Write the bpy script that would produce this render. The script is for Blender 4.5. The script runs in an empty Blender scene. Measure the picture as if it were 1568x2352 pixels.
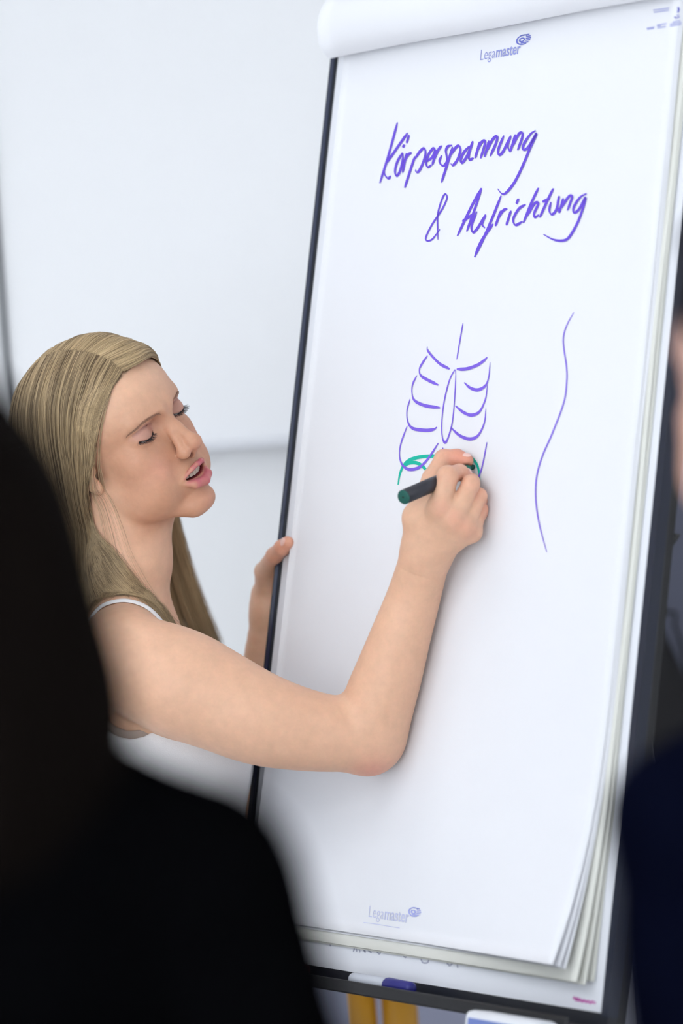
import bpy, bmesh, math, random
import numpy as np
import openvdb
from mathutils import Matrix, Vector

random.seed(7)
rng = np.random.default_rng(7)
scene = bpy.context.scene
COL = scene.collection

# ------------------------------------------------------------------ camera
F = 8500.0                                  # focal length in pixels of the 1568 x 2352 frame
CAM = np.array([0.0, 0.0, 1.62])
A = np.array([[0.99753764, -0.07013315, 0.0],            # rows: world axes in camera axes (x right, y down, z forward)
              [-0.00298927, -0.0425178, 0.99909124],
              [-0.07006942, -0.99663111, -0.04262275]])
cam_d = bpy.data.cameras.new('camera')
cam = bpy.data.objects.new('camera', cam_d)
COL.objects.link(cam)
m = Matrix.Identity(4)
for r in range(3):
    m[r][0], m[r][1], m[r][2], m[r][3] = A[r][0], -A[r][1], -A[r][2], CAM[r]
cam.matrix_world = m
cam_d.sensor_width = 36.0
cam_d.lens = F / 2352 * 36.0
cam_d.clip_start = 0.05
cam_d.dof.use_dof = True
cam_d.dof.focus_distance = 4.12
cam_d.dof.aperture_fstop = 3.0
scene.camera = cam

# ------------------------------------------------------------------ world, lamps, exposure
world = bpy.data.worlds.new('world')
scene.world = world
world.use_nodes = True
world.node_tree.nodes['Background'].inputs[0].default_value = (0.80, 0.88, 1.0, 1)
world.node_tree.nodes['Background'].inputs[1].default_value = 0.6
scene.view_settings.view_transform = 'Standard'
scene.view_settings.look = 'None'
scene.view_settings.gamma = 1.0
scene.view_settings.use_curve_mapping = False
scene.view_settings.exposure = -0.23
scene.cycles.use_adaptive_sampling = True
scene.cycles.adaptive_threshold = 0.05
scene.cycles.max_bounces = 8
scene.cycles.diffuse_bounces = 4
scene.cycles.glossy_bounces = 3
scene.cycles.transmission_bounces = 4
scene.cycles.caustics_reflective = False
scene.cycles.caustics_refractive = False
LAMP_STRENGTH = 6.0
LAMP_COLOR = (0.93, 0.96, 1.0)
# ceiling lamp panels: x, y, size x, size y, strength factor
LAMPS = [(-1.5, 2.5, 1.3, 1.0, 0.75), (0.9, 2.4, 1.2, 0.6, 0.25), (-1.3, 0.6, 1.4, 1.4, 0.8), (0.9, 0.4, 1.2, 1.2, 0.5), (-1.0, 4.1, 2.0, 0.5, 0.40), (1.2, 4.6, 1.2, 0.4, 0.9), (-0.3, -1.2, 2.4, 0.9, 0.5)]
FILL_GLOW = 11.0                              # glow of the added front window, an unseen frontal fill

# ------------------------------------------------------------------ helpers
def W(px, py, d):
    """world point seen at a pixel at a given depth"""
    return A @ np.array([(px - 784) / F * d, (py - 1176) / F * d, d]) + CAM

def lin(r, g, b):
    f = lambda c: (c / 255 / 12.92) if c / 255 <= 0.04045 else ((c / 255 + 0.055) / 1.055) ** 2.4
    return np.array([f(r), f(g), f(b)])

def mat(name, col, rough=0.5, metallic=0.0, noise=0.0, scale=40.0, bump=0.0, bscale=200.0, spec=0.5, emit=None, strength=0.0):
    mt = bpy.data.materials.new(name)
    mt.use_nodes = True
    nt = mt.node_tree
    b = nt.nodes['Principled BSDF']
    b.inputs['Base Color'].default_value = (*col, 1)
    b.inputs['Roughness'].default_value = rough
    b.inputs['Metallic'].default_value = metallic
    b.inputs['Specular IOR Level'].default_value = spec
    if noise > 0 or bump > 0:
        tc = nt.nodes.new('ShaderNodeTexCoord')
    if noise > 0:
        n = nt.nodes.new('ShaderNodeTexNoise'); n.inputs['Scale'].default_value = scale; n.inputs['Detail'].default_value = 4
        nt.links.new(tc.outputs['Object'], n.inputs['Vector'])
        mx = nt.nodes.new('ShaderNodeMix'); mx.data_type = 'RGBA'
        mx.inputs['A'].default_value = (*[c * (1 - noise) for c in col], 1)
        mx.inputs['B'].default_value = (*[min(1, c * (1 + noise)) for c in col], 1)
        nt.links.new(n.outputs['Fac'], mx.inputs['Factor'])
        nt.links.new(mx.outputs['Result'], b.inputs['Base Color'])
    if bump > 0:
        n2 = nt.nodes.new('ShaderNodeTexNoise'); n2.inputs['Scale'].default_value = bscale; n2.inputs['Detail'].default_value = 3
        nt.links.new(tc.outputs['Object'], n2.inputs['Vector'])
        bp = nt.nodes.new('ShaderNodeBump'); bp.inputs['Strength'].default_value = bump; bp.inputs['Distance'].default_value = 0.002
        nt.links.new(n2.outputs['Fac'], bp.inputs['Height'])
        nt.links.new(bp.outputs['Normal'], b.inputs['Normal'])
    if emit is not None:
        b.inputs['Emission Color'].default_value = (*emit, 1)
        b.inputs['Emission Strength'].default_value = strength
    return mt

def empty(name, loc, label, cat, group=None):
    o = bpy.data.objects.new(name, None)
    COL.objects.link(o)
    o.location = loc
    o.empty_display_size = 0.05
    o['label'] = label; o['category'] = cat
    if group: o['group'] = group
    return o

BASE = {}
def mesh_obj(name, verts, faces, material, parent=None, smooth=False, base=None):
    """verts are world coordinates; stored relative to the root Empty of the parent"""
    me = bpy.data.meshes.new(name)
    off = np.zeros(3)
    root = parent
    while root is not None and root.parent is not None:
        root = root.parent
    if root is not None: off = np.array(root.location)
    elif base is not None: off = np.array(base)
    v = np.asarray(verts, float) - off
    me.from_pydata(v.tolist(), [], [list(map(int, f)) for f in faces])
    me.materials.append(material)
    if smooth:
        me.polygons.foreach_set('use_smooth', [True] * len(me.polygons))
    me.update()
    o = bpy.data.objects.new(name, me)
    COL.objects.link(o)
    if parent is not None:
        o.parent = parent
    else:
        o.location = off
    return o

class MB:
    """collects simple solids into one mesh"""
    def __init__(self): self.v = []; self.f = []
    def add(self, vs, fs):
        k = len(self.v); self.v += [tuple(x) for x in vs]; self.f += [tuple(i + k for i in f) for f in fs]
    def box(self, o, ax, ay, az, bevel=0.0):
        """o = corner, ax, ay, az = edge vectors"""
        o, ax, ay, az = map(np.array, (o, ax, ay, az))
        if bevel <= 0:
            vs = [o + i * ax + j * ay + k * az for k in (0, 1) for j in (0, 1) for i in (0, 1)]
            self.add(vs, [(0, 2, 3, 1), (4, 5, 7, 6), (0, 1, 5, 4), (2, 6, 7, 3), (0, 4, 6, 2), (1, 3, 7, 5)])
            return
        bm = bmesh.new()
        vs = [bm.verts.new(o + i * ax + j * ay + k * az) for k in (0, 1) for j in (0, 1) for i in (0, 1)]
        for f in [(0, 2, 3, 1), (4, 5, 7, 6), (0, 1, 5, 4), (2, 6, 7, 3), (0, 4, 6, 2), (1, 3, 7, 5)]:
            bm.faces.new([vs[i] for i in f])
        bmesh.ops.bevel(bm, geom=bm.edges[:], offset=bevel, segments=3, profile=0.5, affect='EDGES')
        bm.verts.index_update()
        self.add([v.co[:] for v in bm.verts], [tuple(v.index for v in f.verts) for f in bm.faces])
        bm.free()
    def tube(self, pts, radii, n=12, caps=True, flat=1.0):
        pts = [np.array(p, float) for p in pts]
        if np.isscalar(radii): radii = [radii] * len(pts)
        up = None; rings = []
        for i, p in enumerate(pts):
            t = pts[min(i + 1, len(pts) - 1)] - pts[max(i - 1, 0)]
            t = t / (np.linalg.norm(t) + 1e-12)
            if up is None:
                a = np.array([0, 0, 1.0]) if abs(t[2]) < 0.9 else np.array([1.0, 0, 0])
                up = np.cross(t, a)
            up = up - t * (up @ t); up /= np.linalg.norm(up)
            s = np.cross(t, up)
            rings.append([p + radii[i] * (math.cos(q) * up + flat * math.sin(q) * s) for q in np.linspace(0, 2 * math.pi, n, endpoint=False)])
        vs = [x for r in rings for x in r]; fs = []
        for i in range(len(rings) - 1):
            for j in range(n):
                fs.append((i * n + j, i * n + (j + 1) % n, (i + 1) * n + (j + 1) % n, (i + 1) * n + j))
        if caps:
            fs.append(tuple(range(n - 1, -1, -1))); fs.append(tuple((len(rings) - 1) * n + j for j in range(n)))
        self.add(vs, fs)
    def build(self, name, material, parent=None, smooth=False, base=None):
        return mesh_obj(name, self.v, self.f, material, parent, smooth, base)

def structure(o):
    o['kind'] = 'structure'
    return o

def tag(o, label, cat, group=None):
    o['label'] = label; o['category'] = cat
    if group: o['group'] = group
    return o

def catmull(pts, n=10):
    p = np.asarray(pts, float)
    if len(p) < 3:
        return np.array([p[0] + (p[-1] - p[0]) * t for t in np.linspace(0, 1, n)])
    q = np.vstack([2 * p[0] - p[1], p, 2 * p[-1] - p[-2]])
    out = []
    for i in range(1, len(q) - 2):
        for t in np.linspace(0, 1, n, endpoint=False):
            a, b, c, d = q[i - 1], q[i], q[i + 1], q[i + 2]
            out.append(0.5 * (2 * b + (c - a) * t + (2 * a - 5 * b + 4 * c - d) * t * t + (3 * b - a - 3 * c + d) * t ** 3))
    out.append(p[-1])
    return np.array(out)

# ------------------------------------------------------------------ signed distance modelling
def sub(p, a): return p - np.asarray(a, np.float32)
def rcone(p, a, b, r1, r2):
    a = np.asarray(a, np.float32); b = np.asarray(b, np.float32)
    ba = b - a; pa = p - a
    h = np.clip((pa @ ba) / max(float(ba @ ba), 1e-12), 0, 1)
    q = pa - h[:, None] * ba
    return np.sqrt(np.einsum('ij,ij->i', q, q)) - (r1 + (r2 - r1) * h)
def sph(p, c, r):
    q = sub(p, c)
    return np.sqrt(np.einsum('ij,ij->i', q, q)) - r
def ell(p, c, r, R=None):
    q = sub(p, c)
    if R is not None: q = q @ np.asarray(R, np.float32)      # columns of R: local axes
    r = np.asarray(r, np.float32)
    k0 = np.sqrt(((q / r) ** 2).sum(1)); k1 = np.sqrt(((q / (r * r)) ** 2).sum(1)) + 1e-9
    return k0 * (k0 - 1) / k1
def smin(a, b, k):
    h = np.clip(0.5 + 0.5 * (b - a) / k, 0, 1)
    return b + (a - b) * h - k * h * (1 - h)
def smax(a, b, k): return -smin(-a, -b, k)
def inside_ball(fn, c, r):
    """evaluates fn only near its group; elsewhere gives a lower bound"""
    c = np.asarray(c, np.float32)
    def g(P):
        d = np.sqrt(((P - c) ** 2).sum(1)) - r
        out = d + 0.03
        mk = d < 0.0
        if mk.any(): out[mk] = np.minimum(fn(P[mk]), 9.0)
        return out
    return g

def sdf_mesh(f, lo, hi, vox, lip=1.7):
    lo = np.asarray(lo, float); hi = np.asarray(hi, float)
    B = 8
    nb = np.ceil((hi - lo) / (vox * B)).astype(int) + 1
    def ev(P):
        out = np.empty(len(P), np.float32)
        for s in range(0, len(P), 400000):
            out[s:s + 400000] = f(P[s:s + 400000].astype(np.float32))
        return out
    # two level search for blocks near the surface
    S = 4
    nc = np.ceil(nb / S).astype(int)
    g = np.stack(np.meshgrid(*[np.arange(n) for n in nc], indexing='ij'), -1).reshape(-1, 3)
    cs = B * S * vox
    d = ev(lo + (g + 0.5) * cs)
    near = np.abs(d) < cs * 0.87 * lip
    inside_big = g[(d < 0) & ~near]
    off = np.stack(np.meshgrid(*[np.arange(S)] * 3, indexing='ij'), -1).reshape(-1, 3)
    g2 = (g[near][:, None, :] * S + off[None]).reshape(-1, 3)
    bs = B * vox
    d2 = ev(lo + (g2 + 0.5) * bs)
    near2 = np.abs(d2) < bs * 0.87 * lip + 2 * vox
    inside_small = g2[(d2 < 0) & ~near2]
    bg = 4 * vox
    grid = openvdb.FloatGrid(background=bg)
    for c in inside_big:
        a = c * B * S
        grid.fill(tuple(int(x) for x in a), tuple(int(x) for x in a + B * S - 1), -bg, active=False)
    for c in inside_small:
        a = c * B
        grid.fill(tuple(int(x) for x in a), tuple(int(x) for x in a + B - 1), -bg, active=False)
    blocks = g2[near2]
    off = np.stack(np.meshgrid(*[np.arange(B)] * 3, indexing='ij'), -1).reshape(-1, 3)
    for s in range(0, len(blocks), 1500):
        bl = blocks[s:s + 1500]
        idx = (bl[:, None, :] * B + off[None]).reshape(-1, 3)
        vals = np.clip(ev(lo + idx * vox), -bg, bg).reshape(len(bl), B, B, B)
        for k, c in enumerate(bl):
            grid.copyFromArray(np.ascontiguousarray(vals[k]), ijk=tuple(int(x) for x in c * B))
    pts, quads = grid.convertToQuads(isovalue=0.0)
    pts = np.asarray(pts, float) * vox + lo
    quads = np.asarray(quads)[:, ::-1]
    # the winding should face outwards
    return pts, quads

def fast_mesh(name, pts, quads, material, parent=None, base=None):
    root = parent
    while root is not None and root.parent is not None: root = root.parent
    off = np.array(root.location) if root is not None else (np.array(base) if base is not None else np.zeros(3))
    me = bpy.data.meshes.new(name)
    n = len(pts); q = len(quads)
    me.vertices.add(n); me.vertices.foreach_set('co', (pts - off).astype(np.float32).ravel())
    me.loops.add(q * 4); me.loops.foreach_set('vertex_index', quads.astype(np.int32).ravel())
    me.polygons.add(q); me.polygons.foreach_set('loop_start', np.arange(0, q * 4, 4, dtype=np.int32))
    me.polygons.foreach_set('use_smooth', np.ones(q, bool))
    me.update(calc_edges=True); me.validate()
    me.materials.append(material)
    # flip when the signed volume is negative
    p = pts - pts.mean(0)
    a, b, c = p[quads[:, 0]], p[quads[:, 1]], p[quads[:, 2]]
    if np.einsum('ij,ij->i', a, np.cross(b, c)).sum() < 0: me.flip_normals()
    o = bpy.data.objects.new(name, me)
    COL.objects.link(o)
    if parent is not None: o.parent = parent
    else: o.location = off
    return o

def vertex_colors(o, cols):
    at = o.data.color_attributes.new('tint', 'FLOAT_COLOR', 'POINT')
    c4 = np.ones((len(cols), 4), np.float32); c4[:, :3] = cols
    at.data.foreach_set('color', c4.ravel())

def hair_obj(name, strands, radius, material, parent, tip=0.3):
    """strands: array (n, k, 3) of world points"""
    root = parent
    while root.parent is not None: root = root.parent
    off = np.array(root.location)
    n, k, _ = strands.shape
    hc = bpy.data.hair_curves.new(name)
    hc.add_curves([k] * n)
    hc.position_data.foreach_set('vector', (strands - off).astype(np.float32).ravel())
    ra = hc.attributes.get('radius') or hc.attributes.new('radius', 'FLOAT', 'POINT')
    prof = np.linspace(1, tip, k)
    rr = (np.asarray(radius).reshape(-1, 1) * prof[None]) if np.ndim(radius) else np.tile(radius * prof, (n, 1))
    ra.data.foreach_set('value', rr.astype(np.float32).ravel())
    hc.materials.append(material)
    o = bpy.data.objects.new(name, hc)
    COL.objects.link(o)
    o.parent = parent
    return o

# ------------------------------------------------------------------ room
WALL_Y = 5.64
M_wall = mat('wall_paint', lin(243, 244, 246), 0.75, noise=0.012, scale=3, bump=0.05, bscale=90)
M_grey_band = mat('grey_lower_wall', lin(150, 154, 176), 0.6, noise=0.03, scale=5)
M_ceiling = mat('ceiling_paint', lin(244, 244, 244), 0.9, noise=0.01, scale=4)
M_carpet = mat('pale_grey_linoleum', lin(205, 205, 206), 0.6, noise=0.05, scale=40, bump=0.05, bscale=300)
M_skirting = mat('skirting_paint', lin(205, 206, 210), 0.5, noise=0.02)
X0, X1, Y0, Y1, ZC = -2.6, 2.6, -2.2, WALL_Y, 2.9
T = 0.12
def slab(name, lo, hi, material):
    b = MB(); lo = np.array(lo); d = np.array(hi) - lo
    b.box(lo, (d[0], 0, 0), (0, d[1], 0), (0, 0, d[2]))
    return structure(b.build(name, material, base=lo))
slab('floor', (X0 - T, Y0 - T, -T), (X1 + T, Y1 + T, 0), M_carpet)
slab('ceiling', (X0 - T, Y0 - T, ZC), (X1 + T, Y1 + T, ZC + T), M_ceiling)
slab('wall_back', (X0, Y1, 0), (X1, Y1 + T, ZC), M_wall)
WX0, WX1, WZ0, WZ1 = -2.45, 0.25, 0.85, 2.35     # opening for an added, unseen window that gives frontal fill
b = MB()
for lo_, hi_ in (((X0, 0), (WX0, ZC)), ((WX1, 0), (X1, ZC)), ((WX0, 0), (WX1, WZ0)), ((WX0, WZ1), (WX1, ZC))):
    b.box((lo_[0], Y0 - T, lo_[1]), (hi_[0] - lo_[0], 0, 0), (0, T, 0), (0, 0, hi_[1] - lo_[1]))
structure(b.build('wall_front', M_wall, base=(X0, Y0, 0)))
M_fill_pane = mat('fill_light_pane', (0.9, 0.9, 0.9), 0.4, emit=(0.90, 0.96, 1.0), strength=FILL_GLOW)
M_fill_frame = mat('fill_window_white', lin(232, 232, 232), 0.4, noise=0.02)
b = MB(); n_w = 3
for k in range(n_w + 1):
    x = WX0 + (WX1 - WX0) * k / n_w
    b.box((x - 0.03 * (k > 0), Y0 - 0.08, WZ0), (0.03 + 0.03 * (0 < k < n_w), 0, 0), (0, 0.06, 0), (0, 0, WZ1 - WZ0))
for z in (WZ0, WZ1 - 0.04): b.box((WX0, Y0 - 0.08, z), (WX1 - WX0, 0, 0), (0, 0.06, 0), (0, 0, 0.04))
win = structure(b.build('fill_window_1', M_fill_frame, base=(WX0, Y0, WZ0)))
for k in range(n_w):
    x = WX0 + (WX1 - WX0) * k / n_w + 0.03; w_ = (WX1 - WX0) / n_w - 0.06
    b = MB(); b.box((x, Y0 - 0.06, WZ0 + 0.04), (w_, 0, 0), (0, 0.012, 0), (0, 0, WZ1 - WZ0 - 0.08)); b.build('glow_pane', M_fill_pane, win)
b = MB(); b.box((WX0 - 0.05, Y0 - 0.02, WZ0 - 0.03), (WX1 - WX0 + 0.1, 0, 0), (0, 0.16, 0), (0, 0, 0.03), 0.006); b.build('fill_window_sill', M_fill_frame, win)
slab('wall_left', (X0 - T, Y0, 0), (X0, Y1, ZC), M_wall)
slab('wall_right', (X1, Y0, 0), (X1 + T, Y1, ZC), M_wall)
slab('baseboard_back', (X0, Y1 - 0.014, 0), (0.36, Y1, 0.09), M_skirting)
slab('grey_band_1', (-0.25, Y1 - 0.012, 0.09), (0.36, Y1, 0.72), M_grey_band)  # grey band low on the wall behind the flipchart

# grey door leaf in the back wall, seen past the edge of the flipchart
M_door = mat('door_grey_lacquer', lin(84, 87, 104), 0.5, noise=0.04, scale=6)
M_door_frame = mat('door_frame_grey', lin(120, 122, 134), 0.5, noise=0.03)
M_steel = mat('brushed_steel', lin(170, 172, 176), 0.3, metallic=1.0, noise=0.05)
b = MB(); b.box((0.40, Y1 - 0.03, 0.0), (0.95, 0, 0), (0, 0.03, 0), (0, 0, 2.08), 0.004)
door = structure(b.build('door_1', M_door, base=(0.40, Y1, 0)))
b = MB()
for x in (0.36, 1.35):
    b.box((x, Y1 - 0.045, 0), (0.04, 0, 0), (0, 0.045, 0), (0, 0, 2.12), 0.004)
b.box((0.40, Y1 - 0.045, 2.08), (0.95, 0, 0), (0, 0.045, 0), (0, 0, 0.05), 0.004)
b.build('door_frame', M_door_frame, door)
b = MB(); b.tube([(1.27, Y1 - 0.03, 1.03), (1.27, Y1 - 0.08, 1.03), (1.15, Y1 - 0.085, 1.03)], 0.010)
b.build('door_handle', M_steel, door, True)

# ceiling lamps; the last three are added, unseen, as wall wash and front fill
M_lamp_rim = mat('lamp_rim_white', lin(230, 230, 230), 0.4, noise=0.02)
labels = ['large square ceiling lamp over the presenting woman', 'long ceiling lamp over the front of the flipchart', 'large square ceiling lamp on the front left of the room',
          'long ceiling lamp on the front right of the room', 'added ceiling light panel washing the back wall by the whiteboard', 'added ceiling light panel brightening the wall behind the flipchart', 'added wide ceiling fill panel at the front wall behind the listeners']
for (x, y, sx, sy, k), lb in zip(LAMPS, labels):
    e = empty('ceiling_lamp', (x, y, ZC), lb, 'lamp', 'ceiling lamp panels')
    M_l = mat('lamp_diffuser', (0.9, 0.9, 0.9), 0.6, emit=LAMP_COLOR, strength=LAMP_STRENGTH * k)
    b = MB(); b.box((x - sx / 2, y - sy / 2, ZC - 0.045), (sx, 0, 0), (0, sy, 0), (0, 0, 0.02)); b.build('diffuser', M_l, e)
    b = MB()
    for q in (-1, 1):
        b.box((x + q * (sx / 2 + 0.012) - 0.012, y - sy / 2 - 0.024, ZC - 0.05), (0.024, 0, 0), (0, sy + 0.048, 0), (0, 0, 0.05))
        b.box((x - sx / 2, y + q * (sy / 2 + 0.012) - 0.012, ZC - 0.05), (sx, 0, 0), (0, 0.024, 0), (0, 0, 0.05))
    b.build('frame', M_lamp_rim, e)

# ------------------------------------------------------------------ wall whiteboard behind the woman
M_board_white = mat('whiteboard_enamel', lin(244, 245, 248), 0.45, noise=0.008, scale=6)
M_dark_trim = mat('dark_grey_trim', lin(62, 66, 72), 0.45, noise=0.04)
M_pale_rail = mat('pale_aluminium_rail', lin(226, 228, 234), 0.4, noise=0.02)
WBW = 0.74
bl = W(13, 780, 5.6)[0]; bz = W(560, 1012, 5.6)[2]
e = empty('wall_whiteboard', (bl, WALL_Y, bz), 'wide white writing board on the back wall with dark side trim', 'whiteboard')
b = MB(); b.box((bl, WALL_Y - 0.02, bz), (WBW, 0, 0), (0, 0.02, 0), (0, 0, 1.15)); b.build('panel', M_board_white, e)
b = MB(); b.box((bl - 0.005, WALL_Y - 0.032, bz - 0.006), (0.008, 0, 0), (0, 0.032, 0), (0, 0, 1.17), 0.002); b.build('side_trim', M_dark_trim, e)
b = MB(); b.box((bl + WBW, WALL_Y - 0.032, bz - 0.006), (0.008, 0, 0), (0, 0.032, 0), (0, 0, 1.17), 0.002); b.build('side_trim', M_dark_trim, e)
b = MB(); b.box((bl, WALL_Y - 0.045, bz - 0.012), (WBW, 0, 0), (0, 0.045, 0), (0, 0, 0.012), 0.003); b.build('bottom_rail', M_pale_rail, e)
b = MB(); b.box((bl, WALL_Y - 0.026, bz + 1.15), (WBW, 0, 0), (0, 0.026, 0), (0, 0, 0.014), 0.003); b.build('top_rail', M_pale_rail, e)

# ------------------------------------------------------------------ flipchart
BU = np.array([0.57816182, -0.00575487, -0.81590183]); BV = np.array([-0.10753697, 0.99071447, -0.0831904])
BN = np.array([-0.80880449, -0.13583712, -0.57217442]); BT = np.array([-0.00511473, -0.52910633, 4.39267107])
def BW(a, b, c): return A @ (BT + BU * a + BV * b + BN * c) + CAM
def PB(px, py, c=0.0):
    d = np.array([(px - 784) / F, (py - 1176) / F, 1.0]); o = BT + BN * c
    q = d * ((o @ BN) / (d @ BN)) - o
    return q @ BU, q @ BV
def PW(px, py, c=0.0):
    a, b = PB(px, py, c); return BW(a, b, c)
WU, WV, WN = A @ BU, A @ BV, A @ BN
BH = 1.0525
M_frame = mat('flipchart_black_frame', lin(24, 27, 36), 0.42, noise=0.08)
M_rail_face = mat('flipchart_rail_blue_sheen', lin(34, 43, 74), 0.26, noise=0.05, spec=0.8)  # bluish reflection of the rail put into the base colour
M_rail_navy = mat('flipchart_navy_rail', lin(22, 28, 46), 0.35, noise=0.05)
M_black = mat('matt_black_plastic', lin(14, 14, 18), 0.45, noise=0.08)
M_panel = mat('flipchart_whiteboard', lin(238, 240, 247), 0.4, noise=0.008)
foot = BW(0.33, 1.0, -0.2); foot[2] = 0
chart = empty('flipchart', foot, 'tall white flipchart easel with dark frame leaning back beside the woman', 'flipchart')
def bbox_board(mb, a0, a1, b0, b1, c0, c1, bevel=0.0):
    mb.box(BW(a0, b0, c0), WU * (a1 - a0), WV * (b1 - b0), WN * (c1 - c0), bevel)
b = MB(); bbox_board(b, 0, 0.665, -0.03, BH, -0.010, 0.0); b.build('panel', M_panel, chart)
# left rail: dark lips with a channel face, blue reflection put into its colour; right rail the same
for (a0, a1) in ((-0.0115, 0.0), (0.665, 0.6755)):
    b = MB(); bbox_board(b, a0, a1, -0.06, BH + 0.004, -0.0105, 0.003)
    rail = b.build('side_rail', M_frame, chart)
    b = MB()
    if a0 < 0: bbox_board(b, a0 + 0.003, a1 - 0.0025, -0.058, BH, 0.003, 0.0036)
    else: bbox_board(b, a0 + 0.001, a1 + 0.0012, -0.058, BH + 0.003, -0.0100, 0.0042)
    b.build('channel_face', M_rail_face if a0 < 0 else M_rail_navy, rail)
b = MB(); bbox_board(b, -0.0115, 0.6755, BH, BH + 0.014, -0.0105, 0.003); b.build('bottom_rail', M_frame, chart)
b = MB(); bbox_board(b, -0.018, 0.682, -0.075, -0.052, -0.03, 0.012, 0.005); b.build('clamp_bar', M_frame, chart)
# pen tray
b = MB()
bbox_board(b, -0.0115, 0.6755, BH + 0.014, BH + 0.020, -0.02, 0.055, 0.002)
bbox_board(b, -0.0115, 0.6755, BH + 0.006, BH + 0.020, 0.052, 0.057, 0.002)
b.build('pen_tray', M_black, chart)
# stand: rear column, two front legs, rear leg, clamp knob
M_tube = mat('black_lacquered_tube', lin(12, 12, 16), 0.35, noise=0.05)
b = MB(); bbox_board(b, 0.660, 0.6765, -0.04, BH + 0.01, -0.0205, -0.0106, 0.001); b.build('rear_column', M_tube, chart)
b = MB(); bbox_board(b, -0.011, 0.0055, -0.04, BH + 0.01, -0.0205, -0.0106, 0.001); b.build('rear_column', M_tube, chart)
b = MB(); q = PW(1528, 1240, -0.021); b.tube([q, q + A @ np.array([0.008, 0.002, 0.0])], [0.008, 0.006]); b.tube([q + A @ np.array([0.004, -0.005, 0]), q + A @ np.array([0.012, -0.006, 0]), q + A @ np.array([0.002, 0.012, 0])], [0.003, 0.004, 0.002])
b.build('clamp_lever', M_tube, chart, True)
for a in (0.04, 0.64):
    top = BW(a, BH - 0.05, -0.035); bot = BW(a, BH + 0.98, -0.02); bot[2] = 0.012
    b = MB(); b.tube([top, bot], 0.013); lg = b.build('front_leg', M_tube, chart, True)
    b = MB(); b.tube([bot + [0, 0, 0.03], bot - [0, 0, 0.012]], [0.017, 0.018]); b.build('rubber_foot', M_black, lg, True)
top = BW(0.33, 0.1, -0.04); bot = BW(0.33, BH + 0.98, -0.75); bot[2] = 0.012
b = MB(); b.tube([top, bot], 0.013); lg = b.build('rear_leg', M_tube, chart, True)
b = MB(); b.tube([bot + [0, 0, 0.03], bot - [0, 0, 0.012]], [0.017, 0.018]); b.build('rubber_foot', M_black, lg, True)
# writing on the whiteboard below the pad
M_ghost = mat('faded_grey_ink', lin(176, 178, 196), 0.5, noise=0.05)
M_pink = mat('magenta_print', lin(205, 90, 180), 0.5, noise=0.03)
M_purple = mat('violet_ink', lin(128, 98, 226), 0.55, noise=0.05, scale=300)
M_violet = mat('deep_violet_ink', lin(104, 72, 214), 0.55, noise=0.06, scale=300)
M_green = mat('green_ink', lin(0, 188, 164), 0.55, noise=0.05, scale=300)
M_green_dark = mat('overlapping_dark_ink', lin(70, 90, 165), 0.55, noise=0.05, scale=300)

SHEET_C = 0.010
def sheet_lift(a, b, curl=0.040, a_r=0.637, b_b=1.009):
    s = np.clip((b - 0.70) / (b_b - 0.70), 0, 1.1)
    h = np.clip((a - 0.36) / (a_r - 0.36), 0, 1.1)
    l = np.clip((0.10 - a) / 0.09, 0, 1)
    return curl * (s ** 2.6) * (h ** 1.3) + 0.010 * s ** 2 * l

def strokes(name, lines, material, parent, c=0.0006, w_v=3.2, w_h=8.0, lift=True, taper=0.45, nib=0.0, plane_c=None, slant=True):
    """pen strokes traced on the sheet; widths in pixels by direction of travel (chisel nib)"""
    V = []; Fc = []
    base_c = SHEET_C if plane_c is None else plane_c
    z = 0
    for ln in lines:
        wv, wh = w_v, w_h
        p = catmull(ln, 9)
        d = np.gradient(p, axis=0); L = np.linalg.norm(d, axis=1) + 1e-9
        t = d / L[:, None]
        ang = np.abs(t @ np.array([math.cos(nib), math.sin(nib)]))
        wd = wv + (wh - wv) * ang ** 1.5
        s = np.concatenate([[0], np.cumsum(np.linalg.norm(np.diff(p, axis=0), axis=1))]); s /= s[-1] + 1e-9
        wd = wd * (taper + (1 - taper) * np.clip(np.minimum(s, 1 - s) / 0.12, 0, 1))
        nrm = np.c_[-t[:, 1], t[:, 0]]
        k = len(V)
        for i in range(len(p)):
            for sg in (-1, 1):
                q = p[i] + nrm[i] * sg * wd[i] / 2
                a, bb = PB(q[0], q[1], base_c)
                cc = base_c + (sheet_lift(a, bb) if lift else 0) + c + z
                V.append(BW(a, bb, cc))
        for i in range(len(p) - 1):
            Fc.append((k + 2 * i, k + 2 * i + 1, k + 2 * i + 3, k + 2 * i + 2))
        z += 0.000012
    return mesh_obj(name, V, Fc, material, parent)

def crop(lines, ox, oy, sc): return [[(ox + x / sc, oy + y / sc) for x, y in ln] for ln in lines]

ghost = crop([[(335, 300), (338, 320)], [(515, 365), (535, 318), (545, 365)], [(560, 330), (570, 368)], [(590, 330), (610, 365), (600, 330)], [(625, 340), (660, 372)], [(690, 340), (720, 378), (740, 345)], [(900, 375), (925, 405), (940, 380)], [(1045, 405), (1060, 445), (1100, 445), (1110, 405)], [(1240, 430), (1270, 470), (1300, 445)], [(1330, 450), (1335, 490)]], 660, 2080, 3.41)
for ln in ghost: strokes('faded_letter', [ln], M_ghost, chart, c=0.0004, w_v=3, w_h=4, lift=False, plane_c=0.0)
pink = crop([[(762, 690), (768, 678), (782, 698), (790, 684), (800, 702), (812, 694), (826, 708), (840, 700), (856, 712), (870, 706), (886, 718), (902, 710), (925, 722)]], 1080, 2080, 3.213)
strokes('magenta_lettering', pink, M_pink, chart, c=0.0004, w_v=4.5, w_h=5.5, lift=False, plane_c=0.0, taper=0.8)

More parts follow.
